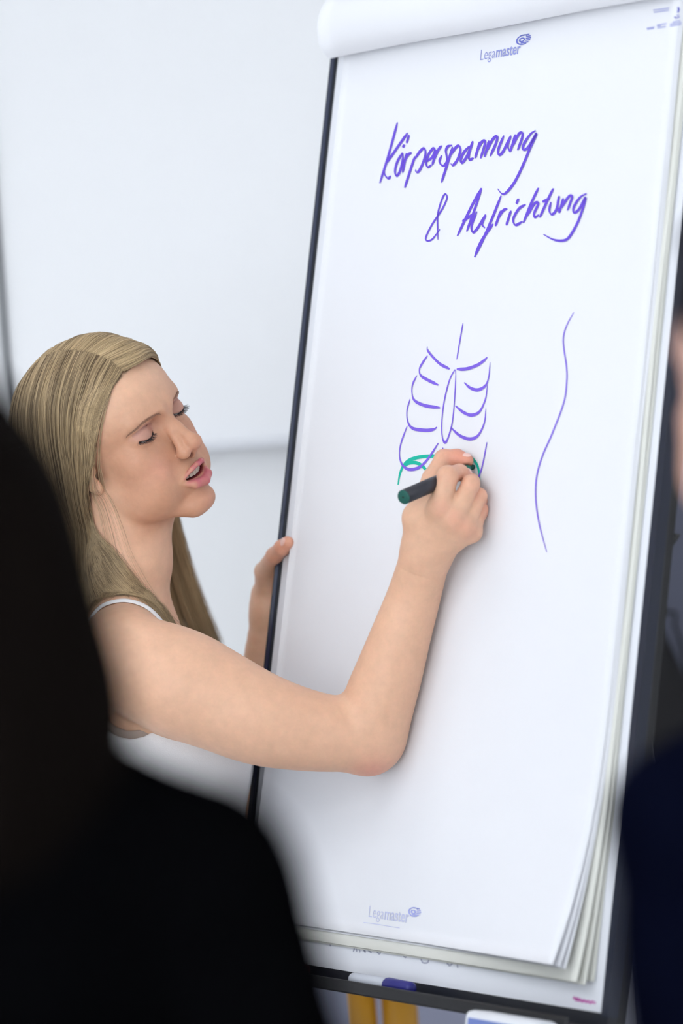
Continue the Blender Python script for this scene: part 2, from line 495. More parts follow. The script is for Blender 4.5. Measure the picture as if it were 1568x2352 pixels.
# ------------------------------------------------------------------ paper pad on the flipchart
M_paper = mat('white_paper', lin(237, 238, 243), 0.7, noise=0.006, scale=5)
M_paper_old = mat('yellowed_paper', lin(228, 228, 221), 0.75, noise=0.01, scale=6)
pad = empty('paper_pad', BW(0.33, 0.0, 0.012), 'white flipchart paper pad with violet writing and turned over pages', 'paper pad')
def sheet(name, a0, a1, b1, c, curl, material, wav=0.0, seed=0, thick=0.0004):
    na, nb = 40, 70
    V = []; Fc = []
    for side in (0, 1):
        for j in range(nb):
            for i in range(na):
                a = a0 + (a1 - a0) * i / (na - 1); bb = -0.045 + (b1 + 0.045) * j / (nb - 1)
                cc = c + sheet_lift(a, bb, curl, a1, b1) - side * thick
                cc += wav * math.sin(bb * 14 + seed) * np.clip((a - a0) / (a1 - a0), 0, 1) ** 6
                V.append(BW(a, bb, cc))
    o = na * nb
    for j in range(nb - 1):
        for i in range(na - 1):
            k = j * na + i
            Fc.append((k, k + na, k + na + 1, k + 1)); Fc.append((o + k, o + k + 1, o + k + na + 1, o + k + na))
    for j in range(nb - 1):
        for i in (0, na - 1):
            k = j * na + i; Fc.append((k, k + na, o + k + na, o + k))
    for i in range(na - 1):
        k = (nb - 1) * na + i; Fc.append((k, k + 1, o + k + 1, o + k))
    return mesh_obj(name, V, Fc, material, pad, True)
top_sheet = sheet('top_sheet', 0.0265, 0.637, 1.009, SHEET_C, 0.040, M_paper)
top_sheet['label'] = 'top sheet carrying the writing and the drawings'
for k, (a1, b1, c, curl, wv) in enumerate([(0.6395, 1.010, 0.0085, 0.033, 0.0006), (0.641, 1.012, 0.0075, 0.028, 0.0006)]):
    sheet('under_sheet', 0.027, a1, b1, c, curl, M_paper, wv, k)
for k, (a1, b1, c, curl, wv) in enumerate([(0.6475, 1.024, 0.0058, 0.021, 0.0012), (0.6490, 1.026, 0.0035, 0.012, 0.0010), (0.6485, 1.022, 0.0018, 0.0012, 0.0006)]):
    sheet('yellowed_sheet', 0.027, a1, b1, c, curl, M_paper_old, wv, k + 3, 0.0012)
# pages turned over the top: a thick soft roll
prof = catmull([(0.0103, -0.030), (0.020, -0.006), (0.0275, -0.0045), (0.039, -0.014), (0.0455, -0.032), (0.045, -0.050), (0.037, -0.068), (0.020, -0.080), (0.0, -0.085), (-0.022, -0.082), (-0.040, -0.072), (-0.052, -0.05), (-0.055, -0.02), (-0.056, 0.10), (-0.058, 0.30)], 6)
def roll(name, a0, a1, grow, material):
    V = []; Fc = []; n = len(prof); na = 24
    d = np.gradient(prof, axis=0); d /= np.linalg.norm(d, axis=1)[:, None]
    nr = np.c_[-d[:, 1], d[:, 0]]
    for side in (0, 1):
        for i in range(na):
            a = a0 + (a1 - a0) * i / (na - 1)
            for j in range(n):
                q = prof[j] - nr[j] * (grow + side * 0.0006) + nr[j] * 0.0006 * math.sin(a * 19 + j * 0.2)
                V.append(BW(a, q[1], q[0]))
    o = na * n
    for i in range(na - 1):
        for j in range(n - 1):
            k = i * n + j
            Fc.append((k, k + 1, k + n + 1, k + n)); Fc.append((o + k, o + k + n, o + k + n + 1, o + k + 1))
    for i in (0, na - 1):
        for j in range(n - 1):
            k = i * n + j; Fc.append((k, k + 1, o + k + 1, o + k))
    return mesh_obj(name, V, Fc, material, pad, True)
r1 = roll('turned_page', 0.016, 0.6395, 0.0, M_paper)
for k in range(3): roll('turned_page', 0.018 + 0.002 * k, 0.637 - 0.001 * k, 0.002 + 0.0022 * k, M_paper)

HEAD = crop([
 [(205, 88), (150, 290), (92, 478)], [(270, 155), (190, 270), (128, 358)], [(118, 380), (122, 420), (145, 448), (162, 432)],
 [(250, 230), (240, 250)], [(279, 168), (264, 222)],
 [(238, 282), (205, 340), (190, 400), (200, 432), (222, 400), (238, 330), (240, 284)],
 [(264, 285), (238, 412)], [(246, 350), (270, 300), (297, 282)],
 [(318, 305), (285, 405), (252, 508)], [(316, 325), (350, 275), (378, 255), (385, 295), (365, 360), (340, 405), (325, 405), (322, 390)],
 [(395, 340), (430, 310), (446, 268), (435, 255), (405, 295), (390, 350), (402, 376), (425, 360)],
 [(455, 265), (430, 362)], [(438, 330), (468, 265), (490, 237)],
 [(490, 300), (476, 335), (484, 358), (506, 366), (525, 335), (520, 295), (517, 268), (530, 242), (558, 235)],
 [(560, 245), (525, 360), (488, 475)], [(545, 300), (580, 250), (602, 238), (610, 270), (590, 330), (562, 364), (548, 352)],
 [(668, 240), (630, 285), (612, 330), (622, 347), (655, 300), (690, 208)], [(690, 208), (666, 290), (668, 328), (695, 316)],
 [(735, 212), (705, 318)], [(714, 280), (745, 218), (768, 205), (766, 235), (740, 320)],
 [(795, 205), (765, 310)], [(772, 285), (820, 195), (848, 178), (838, 225), (802, 305)],
 [(890, 172), (855, 260), (858, 297), (885, 275), (935, 172)], [(935, 172), (915, 235), (930, 280)],
 [(965, 165), (930, 280)], [(940, 250), (985, 165), (1010, 156), (1005, 195), (978, 268)],
 [(1095, 140), (1060, 165), (1020, 225), (1013, 262), (1045, 250), (1100, 160), (1060, 250), (1010, 370), (960, 470), (910, 535), (880, 548), (850, 515)],
 [(465, 842), (463, 700), (475, 630), (500, 562), (518, 550), (522, 580), (490, 650), (430, 740), (390, 820), (392, 848), (425, 842), (460, 800), (478, 775)],
 [(745, 510), (680, 630), (590, 818)], [(745, 515), (700, 650), (650, 790)], [(622, 725), (690, 680)],
 [(715, 660), (682, 750), (690, 795), (722, 765), (772, 680)], [(772, 680), (750, 740), (768, 768)],
 [(872, 558), (820, 690), (760, 830), (700, 955)], [(705, 940), (745, 850), (820, 740)],
 [(870, 655), (835, 755)], [(850, 705), (885, 655), (912, 643)],
 [(935, 655), (905, 750)], [(984, 578), (970, 612)],
 [(1030, 615), (985, 645), (950, 710), (965, 748), (1010, 725)],
 [(1112, 508), (1060, 620), (1015, 735)], [(1035, 695), (1085, 612), (1112, 608), (1085, 670), (1088, 698), (1115, 682)],
 [(1208, 512), (1165, 600), (1120, 700)], [(1138, 600), (1185, 575)],
 [(1192, 600), (1182, 655), (1200, 680), (1228, 645), (1245, 560)], [(1245, 560), (1235, 620), (1245, 672)],
 [(1272, 575), (1245, 672)], [(1255, 642), (1305, 568), (1330, 562), (1315, 610), (1298, 655)],
 [(1422, 545), (1380, 570), (1340, 630), (1340, 668), (1372, 648), (1415, 572), (1395, 650), (1360, 740), (1310, 825), (1270, 848), (1210, 842), (1145, 808)],
], 840, 250, 2.8)
for k0, k1 in ((0, 27), (27, 28), (28, len(HEAD))): strokes('heading_word', HEAD[k0:k1], M_violet, pad, w_v=2.6 if k0 == 27 else 3.4, w_h=4.2 if k0 == 27 else 6.4, nib=-0.6, taper=0.5)
RIBS = crop([
 [(960, 220), (920, 450), (885, 658)], [(532, 500), (535, 545), (600, 630), (690, 715), (800, 772)],
 [(533, 612), (480, 690), (437, 775), (455, 850), (540, 905), (665, 965)],
 [(405, 850), (355, 960), (348, 1060), (380, 1150), (500, 1210), (685, 1238)],
 [(325, 1130), (287, 1280), (300, 1410), (360, 1485), (500, 1508), (600, 1500), (648, 1470)],
 [(290, 1455), (220, 1650), (198, 1780), (215, 1890), (270, 1960), (340, 1978), (440, 1950), (540, 1850), (665, 1660)],
 [(885, 775), (1000, 770), (1120, 730), (1200, 680), (1252, 630)], [(1285, 690), (1270, 860), (1230, 970), (1140, 1022), (1050, 1000), (975, 935)],
 [(1253, 965), (1230, 1130), (1160, 1280), (1065, 1325), (970, 1295), (870, 1215)], [(1235, 1245), (1215, 1420), (1140, 1570), (1040, 1612), (920, 1570), (815, 1475)],
 [(1248, 1650), (1200, 1900), (1160, 2040), (1120, 2110)],
 [(862, 778), (800, 900), (740, 1130), (710, 1350), (705, 1520), (720, 1620), (748, 1650), (780, 1600), (830, 1420), (858, 1150), (872, 880), (870, 800), (862, 778)],
 [(720, 1715), (712, 1758)], [(783, 1758), (786, 1775)]], 880, 700, 5.227)
for ln in RIBS: strokes('drawn_rib_line', [ln], M_purple, pad, w_v=2.2, w_h=7.8)
GREEN = crop([[(180, 2160), (200, 2040), (240, 1940), (310, 1870), (430, 1830), (560, 1818), (700, 1818), (860, 1805), (990, 1808), (1060, 1840), (1120, 1910), (1150, 2000), (1158, 2100), (1160, 2210)],
 [(240, 1950), (300, 1905), (370, 1895), (430, 1910), (480, 1945), (550, 2020)]], 880, 700, 5.227)
for k, ln in enumerate(GREEN): strokes('drawn_green_arch', [ln], M_green, pad, w_v=4.5, w_h=8.5, c=0.0004 + 0.00002 * k, taper=0.6)
SPINE = [[(1318, 718), (1302, 747), (1294, 776), (1296, 806), (1301, 840), (1302, 875), (1295, 925), (1268, 997), (1245, 1050), (1232, 1100), (1231, 1150), (1238, 1200), (1248, 1240), (1256, 1268)]]
strokes('wavy_spine_line', SPINE, M_purple, pad, w_v=2.9, w_h=4.5)

# printed emblem and name on the sheet
M_print = mat('pale_blue_print', lin(150, 156, 218), 0.7, noise=0.03)
M_print_pale = mat('very_pale_blue_print', lin(205, 209, 238), 0.7, noise=0.02)
def text_mesh(txt, size, bold):
    cu = bpy.data.curves.new('text', 'FONT'); cu.body = txt; cu.size = size; cu.offset = bold; cu.resolution_u = 4
    o = bpy.data.objects.new('text', cu); COL.objects.link(o)
    bpy.context.view_layer.update()
    dg = bpy.context.evaluated_depsgraph_get()
    me = bpy.data.meshes.new_from_object(o.evaluated_get(dg))
    v = np.array([x.co[:] for x in me.vertices]); f = [tuple(p.vertices) for p in me.polygons]
    bpy.data.objects.remove(o); bpy.data.meshes.remove(me)
    return v, f
def printed_name(name, a0, b0, width, angle, material, light_b, bold_b):
    t1, f1 = text_mesh('Lega', 1.0, light_b); t2, f2 = text_mesh('master', 1.0, bold_b)
    t2 = t2 + [t1[:, 0].max() + 0.06, 0, 0]
    V = np.vstack([t1, t2]); Fc = f1 + [tuple(i + len(t1) for i in f) for f in f2]
    k = width / V[:, 0].max()
    P = V[:, :2] * [k, k * 1.15]
    ca, sa = math.cos(angle), math.sin(angle)
    out = [BW(a0 + x * ca - y * sa, b0 - (x * sa + y * ca), SHEET_C + 0.0005 + sheet_lift(a0 + x, b0)) for x, y in P]
    return mesh_obj(name, out, Fc, material, pad)
a, bb = PB(1101, 139, SHEET_C); a2, b2 = PB(1194, 126, SHEET_C)
printed_name('printed_name', a, bb, a2 - a, 0.0, M_print, -0.012, 0.014)
def emblem(name, px, py, r, material):
    a0, b0 = PB(px, py, SHEET_C)
    V = []; Fc = []
    def poly(pts):
        k = len(V)
        for x, y in pts: V.append(BW(a0 + x * r, b0 - y * r * 0.56, SHEET_C + 0.0005 + sheet_lift(a0, b0)))
        Fc.append(tuple(range(k, k + len(pts))))
    def arc(cx, cy, r0, r1, t0, t1, n=14):
        for q in range(n):
            u0, u1 = t0 + (t1 - t0) * q / n, t0 + (t1 - t0) * (q + 1) / n
            poly([(cx + r0 * math.cos(u0), cy + r0 * 0.85 * math.sin(u0)), (cx + r1 * math.cos(u0), cy + r1 * 0.85 * math.sin(u0)), (cx + r1 * math.cos(u1), cy + r1 * 0.85 * math.sin(u1)), (cx + r0 * math.cos(u1), cy + r0 * 0.85 * math.sin(u1))])
    arc(-0.1, 0, 0.78, 1.0, 0.9, 5.3, 22); arc(-0.25, 0, 0.22, 0.45, 0, 6.283, 16)
    for k, y in enumerate((0.62, 0.32, 0.02, -0.28, -0.58)):
        x0 = (-0.3, 0.28, 0.3, 0.28, -0.4)[k]; x1 = (0.75, 0.95, 1.05, 0.95, 0.7)[k]
        poly([(x0, y), (x1, y), (x1, y + 0.19), (x0, y + 0.19)])
    return mesh_obj(name, V, Fc, material, pad)
emblem('printed_emblem', 1203, 91, 0.0125, mat('blue_print', lin(112, 120, 205), 0.7, noise=0.03))
a, bb = PB(845, 2106, SHEET_C); a2, b2 = PB(938, 2119, SHEET_C)
printed_name('printed_name', a, bb, a2 - a, 0.0, M_print_pale, -0.012, 0.012)
emblem('printed_emblem', 953, 2095, 0.011, mat('blue_print_pale', lin(168, 174, 232), 0.7, noise=0.03))
fine = crop([[(560, 800), (780, 765)], [(570, 830), (760, 800)], [(850, 710), (1120, 665)], [(850, 745), (960, 730)], [(860, 790), (1100, 750)], [(1210, 690), (1540, 632)], [(1210, 740), (1530, 685)], [(1290, 630), (1500, 580)], [(740, 290), (1190, 230)], [(760, 350), (1180, 290)]], 1440, 0, 12.25)
strokes('fine_print', fine, M_print, pad, w_v=1.6, w_h=1.8, taper=1.0)
icon = crop([[(1440, 200), (1460, 280), (1430, 360)], [(1340, 470), (1390, 510), (1490, 470)], [(1400, 440), (1470, 425)]], 1440, 0, 12.25)
strokes('fine_print', icon, mat('blue_print_icon', lin(110, 112, 195), 0.7, noise=0.03), pad, w_v=5.0, w_h=2.0, taper=0.8)
strokes('fine_print', crop([[(280, 540), (500, 568), (760, 612), (930, 640)]], 800, 2050, 7.84), M_print_pale, pad, w_v=1.2, w_h=1.4, taper=1.0)

# ------------------------------------------------------------------ things on the tray
def marker(label, p0, p1, body, cap, r=0.0075):
    p0, p1 = np.array(p0), np.array(p1); d = p1 - p0
    e = empty('marker', p0, label, 'marker')
    b = MB(); b.tube([p0, p0 + d * 0.02, p0 + d * 0.58], [r * 0.9, r, r], 14); b.build('barrel', body, e, True)
    b = MB(); b.tube([p0 + d * 0.58, p0 + d * 0.6, p0 + d * 0.97, p1], [r * 1.02, r * 1.1, r * 1.0, r * 0.7], 14); b.build('cap', cap, e, True)
    return e
ty = BH + 0.014 - 0.0088
M_red = mat('dark_red_cap', lin(110, 16, 34), 0.4, noise=0.04); M_bluecap = mat('blue_cap', lin(30, 30, 120), 0.4, noise=0.04)
M_silver = mat('pale_silver_barrel', lin(196, 200, 210), 0.35, noise=0.04); M_ink = mat('black_barrel', lin(22, 22, 28), 0.4, noise=0.06)
marker('black marker with dark red cap lying in the flipchart tray', BW(0.055, ty, 0.03), BW(0.175, ty, 0.026), M_ink, M_red)
marker('pale silver marker with blue cap lying in the flipchart tray', BW(0.27, ty, 0.03), BW(0.385, ty, 0.034), M_silver, M_bluecap)
e = empty('board_eraser', BW(0.60, BH + 0.019, 0.075), 'white board eraser clipped to the front of the tray under the magenta lettering', 'eraser')
b = MB(); bbox_board(b, 0.556, 0.672, BH + 0.012, BH + 0.042, 0.0575, 0.095, 0.008); b.build('grip', mat('eraser_white_plastic', lin(226, 228, 234), 0.4, noise=0.03), e, True)
b = MB(); bbox_board(b, 0.566, 0.662, BH + 0.020, BH + 0.034, 0.0945, 0.0958, 0.0004); b.build('blue_band', mat('eraser_blue_band', lin(110, 128, 190), 0.5, noise=0.03), e)

# ------------------------------------------------------------------ behind the flipchart
M_wood = mat('golden_wood', lin(206, 150, 38), 0.4, noise=0.16, scale=9, bump=0.05)
pB = [W(832, 2300, 4.95), W(918, 2300, 4.95)]
ctr = (pB[0] + pB[1]) / 2; ctr[2] = 0
e = empty('wooden_stand', ctr, 'golden wooden stand with two round posts behind the flipchart', 'stand')
for q, r in zip(pB, (0.0205, 0.025)):
    b = MB(); b.tube([(q[0], q[1], 0.05), (q[0], q[1], 0.5), (q[0] - 0.002, q[1], 0.86)], [r, r, r * 0.95], 20); b.build('post', M_wood, e, True)
b = MB(); b.box(ctr + [-0.16, -0.17, 0.0], (0.32, 0, 0), (0, 0.34, 0), (0, 0, 0.05), 0.006); b.build('foot_board', M_wood, e)
b = MB(); b.box(ctr + [-0.14, -0.10, 0.855], (0.28, 0, 0), (0, 0.2, 0), (0, 0, 0.025), 0.006); b.build('top_board', M_wood, e)

# black bag with a thin strap hanging on the door handle side of the flipchart
M_bag = mat('black_bag_fabric', lin(9, 9, 13), 0.8, noise=0.1, bump=0.2)
dB = 5.545
e = empty('black_bag', W(1545, 1700, dB), 'black fabric bag with thin strap hanging on the grey door', 'bag')
pts = [(1490, 1440), (1514, 1428), (1530, 1465), (1562, 1535), (1600, 1610), (1640, 1720), (1650, 1860), (1620, 1960), (1540, 1990), (1460, 1960), (1440, 1800), (1455, 1600)]
f = [W(x, y, dB) for x, y in pts]; cc = sum(f) / len(f)
V = []; rings = [(0.72, -0.05), (0.93, -0.042), (1.0, -0.02), (1.0, 0.02), (0.93, 0.042), (0.72, 0.05)]
for s, dy in rings:
    V += [cc + (q - cc) * s + np.array([0, dy, 0]) for q in f]
n = len(f); Fc = [tuple(range(n - 1, -1, -1)), tuple(5 * n + j for j in range(n))]
for i in range(5):
    for j in range(n): Fc.append((i * n + j, i * n + (j + 1) % n, (i + 1) * n + (j + 1) % n, (i + 1) * n + j))
mesh_obj('bag_body', V, Fc, M_bag, e, True)
b = MB(); b.tube([W(x, y, dB - 0.02) for x, y in [(1492, 1440), (1500, 1407), (1520, 1406), (1549, 1407), (1551, 1411), (1549, 1438), (1556, 1455), (1565, 1485), (1572, 1530), (1590, 1600)]], 0.0026, 8); b.build('strap', M_bag, e, True)
hk = W(1522, 1404, dB - 0.02)
b = MB(); b.tube([(hk[0], Y1 - 0.029, hk[2] - 0.004), (hk[0], hk[1] - 0.004, hk[2] - 0.004), (hk[0], hk[1] - 0.006, hk[2] + 0.006)], 0.0035, 10); b.build('hook', M_bag, e, True)

# ------------------------------------------------------------------ the woman
def PD(px, py, d): return W(px, py, d)
f32 = lambda x: np.asarray(x, np.float32)
HR_cam = np.array([[-0.4722, 0.7863, -0.3984], [0.4584, -0.1671, -0.8729], [-0.7529, -0.5948, -0.2815]])
_u, _s, _v = np.linalg.svd(HR_cam); HR_cam = _u @ _v
HR = A @ HR_cam                                             # columns: head axes x (her right), y (face forward), z (crown)
HC = W(248.8, 993.5, 4.20)
HS = 0.001 * 2.047 / (F / 4200.0)                           # metres per head unit (about 1 mm)
def to_head(P): return ((P - f32(HC)) @ f32(HR)) / np.float32(HS)
def from_head(p): return np.asarray(p, float) @ HR.T * HS + HC

def lips_sdf(q, ax):
    """q: head coords, ax: |x|"""
    s = np.stack([ax, q[:, 1], q[:, 2]], 1)
    up = smin(rcone(s, (25.5, 85.5, -68.6), (10, 97.6, -60.4), 1.4, 2.7), rcone(s, (10, 97.6, -60.4), (3.0, 101.2, -58.4), 2.7, 2.8), 1.8)
    up = smin(up, rcone(s, (3.0, 101.2, -58.4), (0, 101.0, -59.6), 2.8, 2.7), 1.5)
    lo = smin(rcone(s, (24.5, 85.2, -69.8), (12.5, 95.0, -77.8), 1.8, 4.8), rcone(s, (12.5, 95.0, -77.8), (0, 98.8, -80.4), 4.8, 5.7), 3.0)
    return up, lo

def head_local(q):
    x = q[:, 0]; ax = np.sqrt(x * x + 1.0) - 0.9
    s = np.stack([ax, q[:, 1], q[:, 2]], 1)
    d = ell(q, (0, -8, 32), (71, 91, 74))                                  # cranium
    d = smin(d, ell(q, (0, 31, 27), (66, 62, 60)), 14)                       # forehead block
    d = smin(d, ell(q, (0, 32, -38), (57, 54, 62)), 16)                      # face mass
    d = smin(d, rcone(s, (48, 6, -54), (43, 40, -79), 13, 12), 16)           # jaw angle
    d = smin(d, rcone(s, (43, 40, -79), (12, 76, -103), 12, 12), 16)         # jaw line
    d = smin(d, ell(q, (0, 80, -101), (18, 14.5, 15)), 10)                     # chin
    d = smin(d, ell(s, (38, 57, -27), (21, 20, 18)), 16)                     # cheek bone
    d = smin(d, ell(s, (33, 60, -57), (22, 24, 27)), 16)                     # cheek
    d = smin(d, ell(s, (33, 44, -72), (24, 36, 24)), 16)                     # full lower cheek
    d = smin(d, ell(q, (0, 76, -68), (28, 20, 22)), 10)                      # muzzle
    d = smin(d, rcone(s, (8, 85.5, 15), (40, 71.5, 16), 8.0, 8.2), 12)             # brow ridge
    d = smin(d, ell(q, (0, 83, 13), (13, 9.5, 15)), 8)                       # between the brows
    # eye sockets
    d = smax(d, -ell(s, (31, 92, -1), (17.5, 14.5, 11.5)), 7)
    d = smax(d, -ell(s, (18, 94, 1.5), (8.5, 15.5, 10)), 7)
    # lids: upper lid sphere, lower lid sphere
    eye = sph(s, (33.5, 68.5, -1.0), 13.6)
    lower = ell(s, (33.5, 68.6, -4.0), (14.6, 13.6, 12.5))
    d = smin(d, lower, 4.0)
    d = smin(d, eye, 2.6)
    # lid crease
    d = smax(d, -np.maximum(np.abs(sph(s, (33.5, 66.5, 0.5), 15.4)) - 0.6, np.maximum(np.abs(q[:, 2] - 7.2 + 0.012 * (ax - 33) ** 2) - 0.8, np.abs(ax - 33) - 13)), 1.6)
    # slit between the lids
    zl = -7.6 + 0.020 * (ax - 33.5) ** 2
    slit = np.maximum(np.abs(q[:, 2] - zl) - 0.9, np.maximum(np.abs(ax - 33.0) - 13.0, 74 - q[:, 1]))
    d = smax(d, -slit, 1.4)
    # nose
    nose = rcone(q, (0, 83, 7), (0, 95.0, -13), 6.6, 5.8)
    nose = smin(nose, rcone(q, (0, 95.0, -13), (0, 107.5, -32.5), 5.8, 7.0), 5)
    nose = smin(nose, ell(q, (0, 107.3, -33.6), (9.4, 9.0, 8.0)), 6)
    nose = smin(nose, rcone(s, (4.0, 88, -8), (8.5, 95, -32), 4.8, 5.2), 5)
    nose = smin(nose, ell(s, (10.8, 97.0, -40.2), (6.4, 9.0, 6.6)), 5)
    nose = smin(nose, rcone(q, (0, 106, -38.5), (0, 97, -47.5), 4.0, 4.4), 3.5)
    d = smin(d, nose, 6.0)
    nostril = ell(s, (6.5, 100.0, -47.6), (3.6, 7.0, 5.2))
    d = smax(d, -nostril, 2.2)
    d = smax(d, -rcone(s, (18.8, 92, -36), (19.8, 90, -45), 1.6, 1.6), 3.0)     # alar crease
    d = smax(d, -rcone(q, (0, 104.2, -52), (0, 104.2, -57.5), 1.4, 2.0), 2.5)    # philtrum
    # mouth
    d = smax(d, -ell(q, (0, 101.5, -91.5), (14, 5.5, 3.8)), 6)               # fold under the lip
    up, lo = lips_sdf(q, ax)
    d = smin(d, up, 2.6); d = smin(d, lo, 3.0)
    zc = -67.8 - 0.001 * ax * ax
    gap = np.maximum(np.abs(q[:, 2] - zc) - 4.6 * np.sqrt(np.clip(1 - (ax / 18.5) ** 2, 0, 1)), 84 - q[:, 1])
    gap = np.maximum(gap, ax - 18.3)
    d = smax(d, -gap, 1.6)
    # ears
    ear = ell(s, (69, 2, -12), (5.0, 15, 27))
    ear = smax(ear, -ell(s, (75, 5, -9), (5.5, 8, 15)), 3)
    ear = smin(ear, ell(s, (66.5, 9, -37), (4.5, 7.5, 10)), 5)
    ear = smin(ear, ell(s, (66, 14, -16), (3.5, 4, 6)), 3)
    d = smin(d, ear, 5)
    return d

neck_top = from_head((0, -2, -58)); neck_mid = PD(292, 1290, 4.215); neck_base = PD(276, 1425, 4.23)
def sdf_head(P):
    return head_local(to_head(P)) * np.float32(HS) * 0.92
sdf_head_b = inside_ball(sdf_head, from_head((0, 0, -5)), 0.185)

SHR = PD(282, 1535, 4.085); SHL = PD(345, 1500, 4.40)
ELR = PD(842, 1690, 4.075); WRR = PW(981, 1262, 0.052)
ELL_ = PD(580, 1830, 4.47); WRL = PD(621, 1402, 4.435)
CAMX, CAMY, CAMZ = A[:, 0], A[:, 1], A[:, 2]
TR = np.stack([CAMX, CAMY, CAMZ], 1)                        # torso axes in the camera's own frame
def limb(P, js, rs, n=5):
    """tapered chain through the joints; the smooth fine version only close to it"""
    jr = np.c_[np.array(js), np.array(rs)]
    out = None
    for a_, b_ in zip(jr[:-1], jr[1:]):
        e_ = rcone(P, a_[:3], b_[:3], a_[3] + 0.004, b_[3] + 0.004)
        out = e_ if out is None else np.minimum(out, e_)
    mk = out < 0.035
    if mk.any():
        Q = P[mk]; q = catmull(jr, n); d = None
        for a_, b_ in zip(q[:-1], q[1:]):
            e_ = rcone(Q, a_[:3], b_[:3], a_[3], b_[3])
            d = e_ if d is None else smin(d, e_, 0.003)
        out[mk] = d
    return out
def sdf_neck(P):
    d = rcone(P, neck_top, neck_mid, 0.052, 0.0495)
    d = smin(d, rcone(P, neck_mid, neck_base, 0.0495, 0.053), 0.01)
    # sternomastoid cord towards the collar bone notch
    d = smin(d, rcone(P, from_head((56, -10, -56)), PD(362, 1425, 4.215), 0.012, 0.008), 0.02)
    d = smin(d, ell(P, from_head((0, 20, -78)), (0.034, 0.040, 0.026), HR), 0.03)
    return d
def sdf_torso(P):
    d = ell(P, PD(322, 1700, 4.24), (0.100, 0.140, 0.140), TR)
    d = smin(d, rcone(P, PD(285, 1455, 4.24), PD(285, 1500, 4.13), 0.046, 0.052), 0.03)
    d = smin(d, rcone(P, PD(285, 1455, 4.24), PD(330, 1490, 4.36), 0.046, 0.050), 0.03)
    d = smin(d, sph(P, PD(432, 1730, 4.165), 0.062), 0.05)
    d = smin(d, sph(P, PD(440, 1730, 4.315), 0.062), 0.05)
    d = smin(d, ell(P, PD(335, 1990, 4.24), (0.094, 0.20, 0.125), TR), 0.06)
    d = smin(d, ell(P, PD(315, 2300, 4.24), (0.110, 0.14, 0.165), TR), 0.06)
    return d
def sdf_arm_r(P):
    d = limb(P, [PD(284, 1517, 4.09), PD(405, 1566, 4.075), PD(500, 1608, 4.068), PD(600, 1652, 4.06), PD(720, 1680, 4.065), ELR], [0.0530, 0.0595, 0.0550, 0.0500, 0.0430, 0.0385])
    d = smin(d, sph(P, PD(845, 1727, 4.078), 0.0225), 0.020)
    d2 = limb(P, [ELR + CAMX * 0.006, PD(868, 1620, 4.068), PD(893, 1545, 4.062), PD(922, 1455, 4.055), PD(950, 1370, 4.05), WRR], [0.0370, 0.0385, 0.0360, 0.0318, 0.0285, 0.0260])
    return smin(d, d2, 0.012)
def sdf_arm_l(P):
    d = rcone(P, SHL, ELL_, 0.054, 0.036)
    d2 = limb(P, [ELL_, ELL_ * 0.7 + WRL * 0.3, ELL_ * 0.35 + WRL * 0.65, WRL], [0.034, 0.0345, 0.0280, 0.0212])
    return smin(d, d2, 0.012)

# right hand (writing): joints given on the view of the sheet and by their distance from the sheet
def hc(x, y, c): return PW(860 + x / 4.9, 960 + y / 4.9, c)
PEN_TIP = hc(1112, 548, SHEET_C + 0.0012)
def solve_pen():
    best = None
    for c in np.linspace(0.05, 0.19, 400):
        q = hc(322, 893, c); e = abs(np.linalg.norm(q - PEN_TIP) - 0.132)
        if best is None or e < best[0]: best = (e, c, q)
    return best[2], best[1]
PEN_BACK, PEN_C = solve_pen()
PEN_D = (PEN_BACK - PEN_TIP) / np.linalg.norm(PEN_BACK - PEN_TIP)
R_HAND = {
 'thumb': [(520, 1130, 0.070, 0.0175), (665, 690, 0.050, 0.0125), (778, 458, 0.038, 0.0098), (925, 452, 0.027, 0.0094), (1032, 480, 0.021, 0.0078)],
 'index': [(735, 1010, 0.073, 0.0130), (822, 655, 0.068, 0.0110), (955, 612, 0.046, 0.0086), (1022, 632, 0.034, 0.0072)],
 'middle': [(885, 1130, 0.060, 0.0125), (1082, 745, 0.045, 0.0094), (1092, 720, 0.026, 0.0085), (1040, 700, 0.018, 0.0072)],
 'ring': [(1000, 1225, 0.047, 0.0115), (1172, 880, 0.029, 0.0086), (1178, 930, 0.018, 0.0080), (1120, 950, 0.016, 0.0070)],
 'pinky': [(1085, 1280, 0.034, 0.0105), (1190, 1030, 0.020, 0.0078), (1180, 1080, 0.0185, 0.0074), (1120, 1090, 0.019, 0.0066)],
}
RJ = {k: [(hc(x, y, c), r) for x, y, c, r in v] for k, v in R_HAND.items()}
def chain(P, js, k=0.004):
    d = None
    for (a, ra), (b_, rb) in zip(js[:-1], js[1:]):
        e_ = rcone(P, a, b_, ra, rb)
        d = e_ if d is None else smin(d, e_, k)
    return d
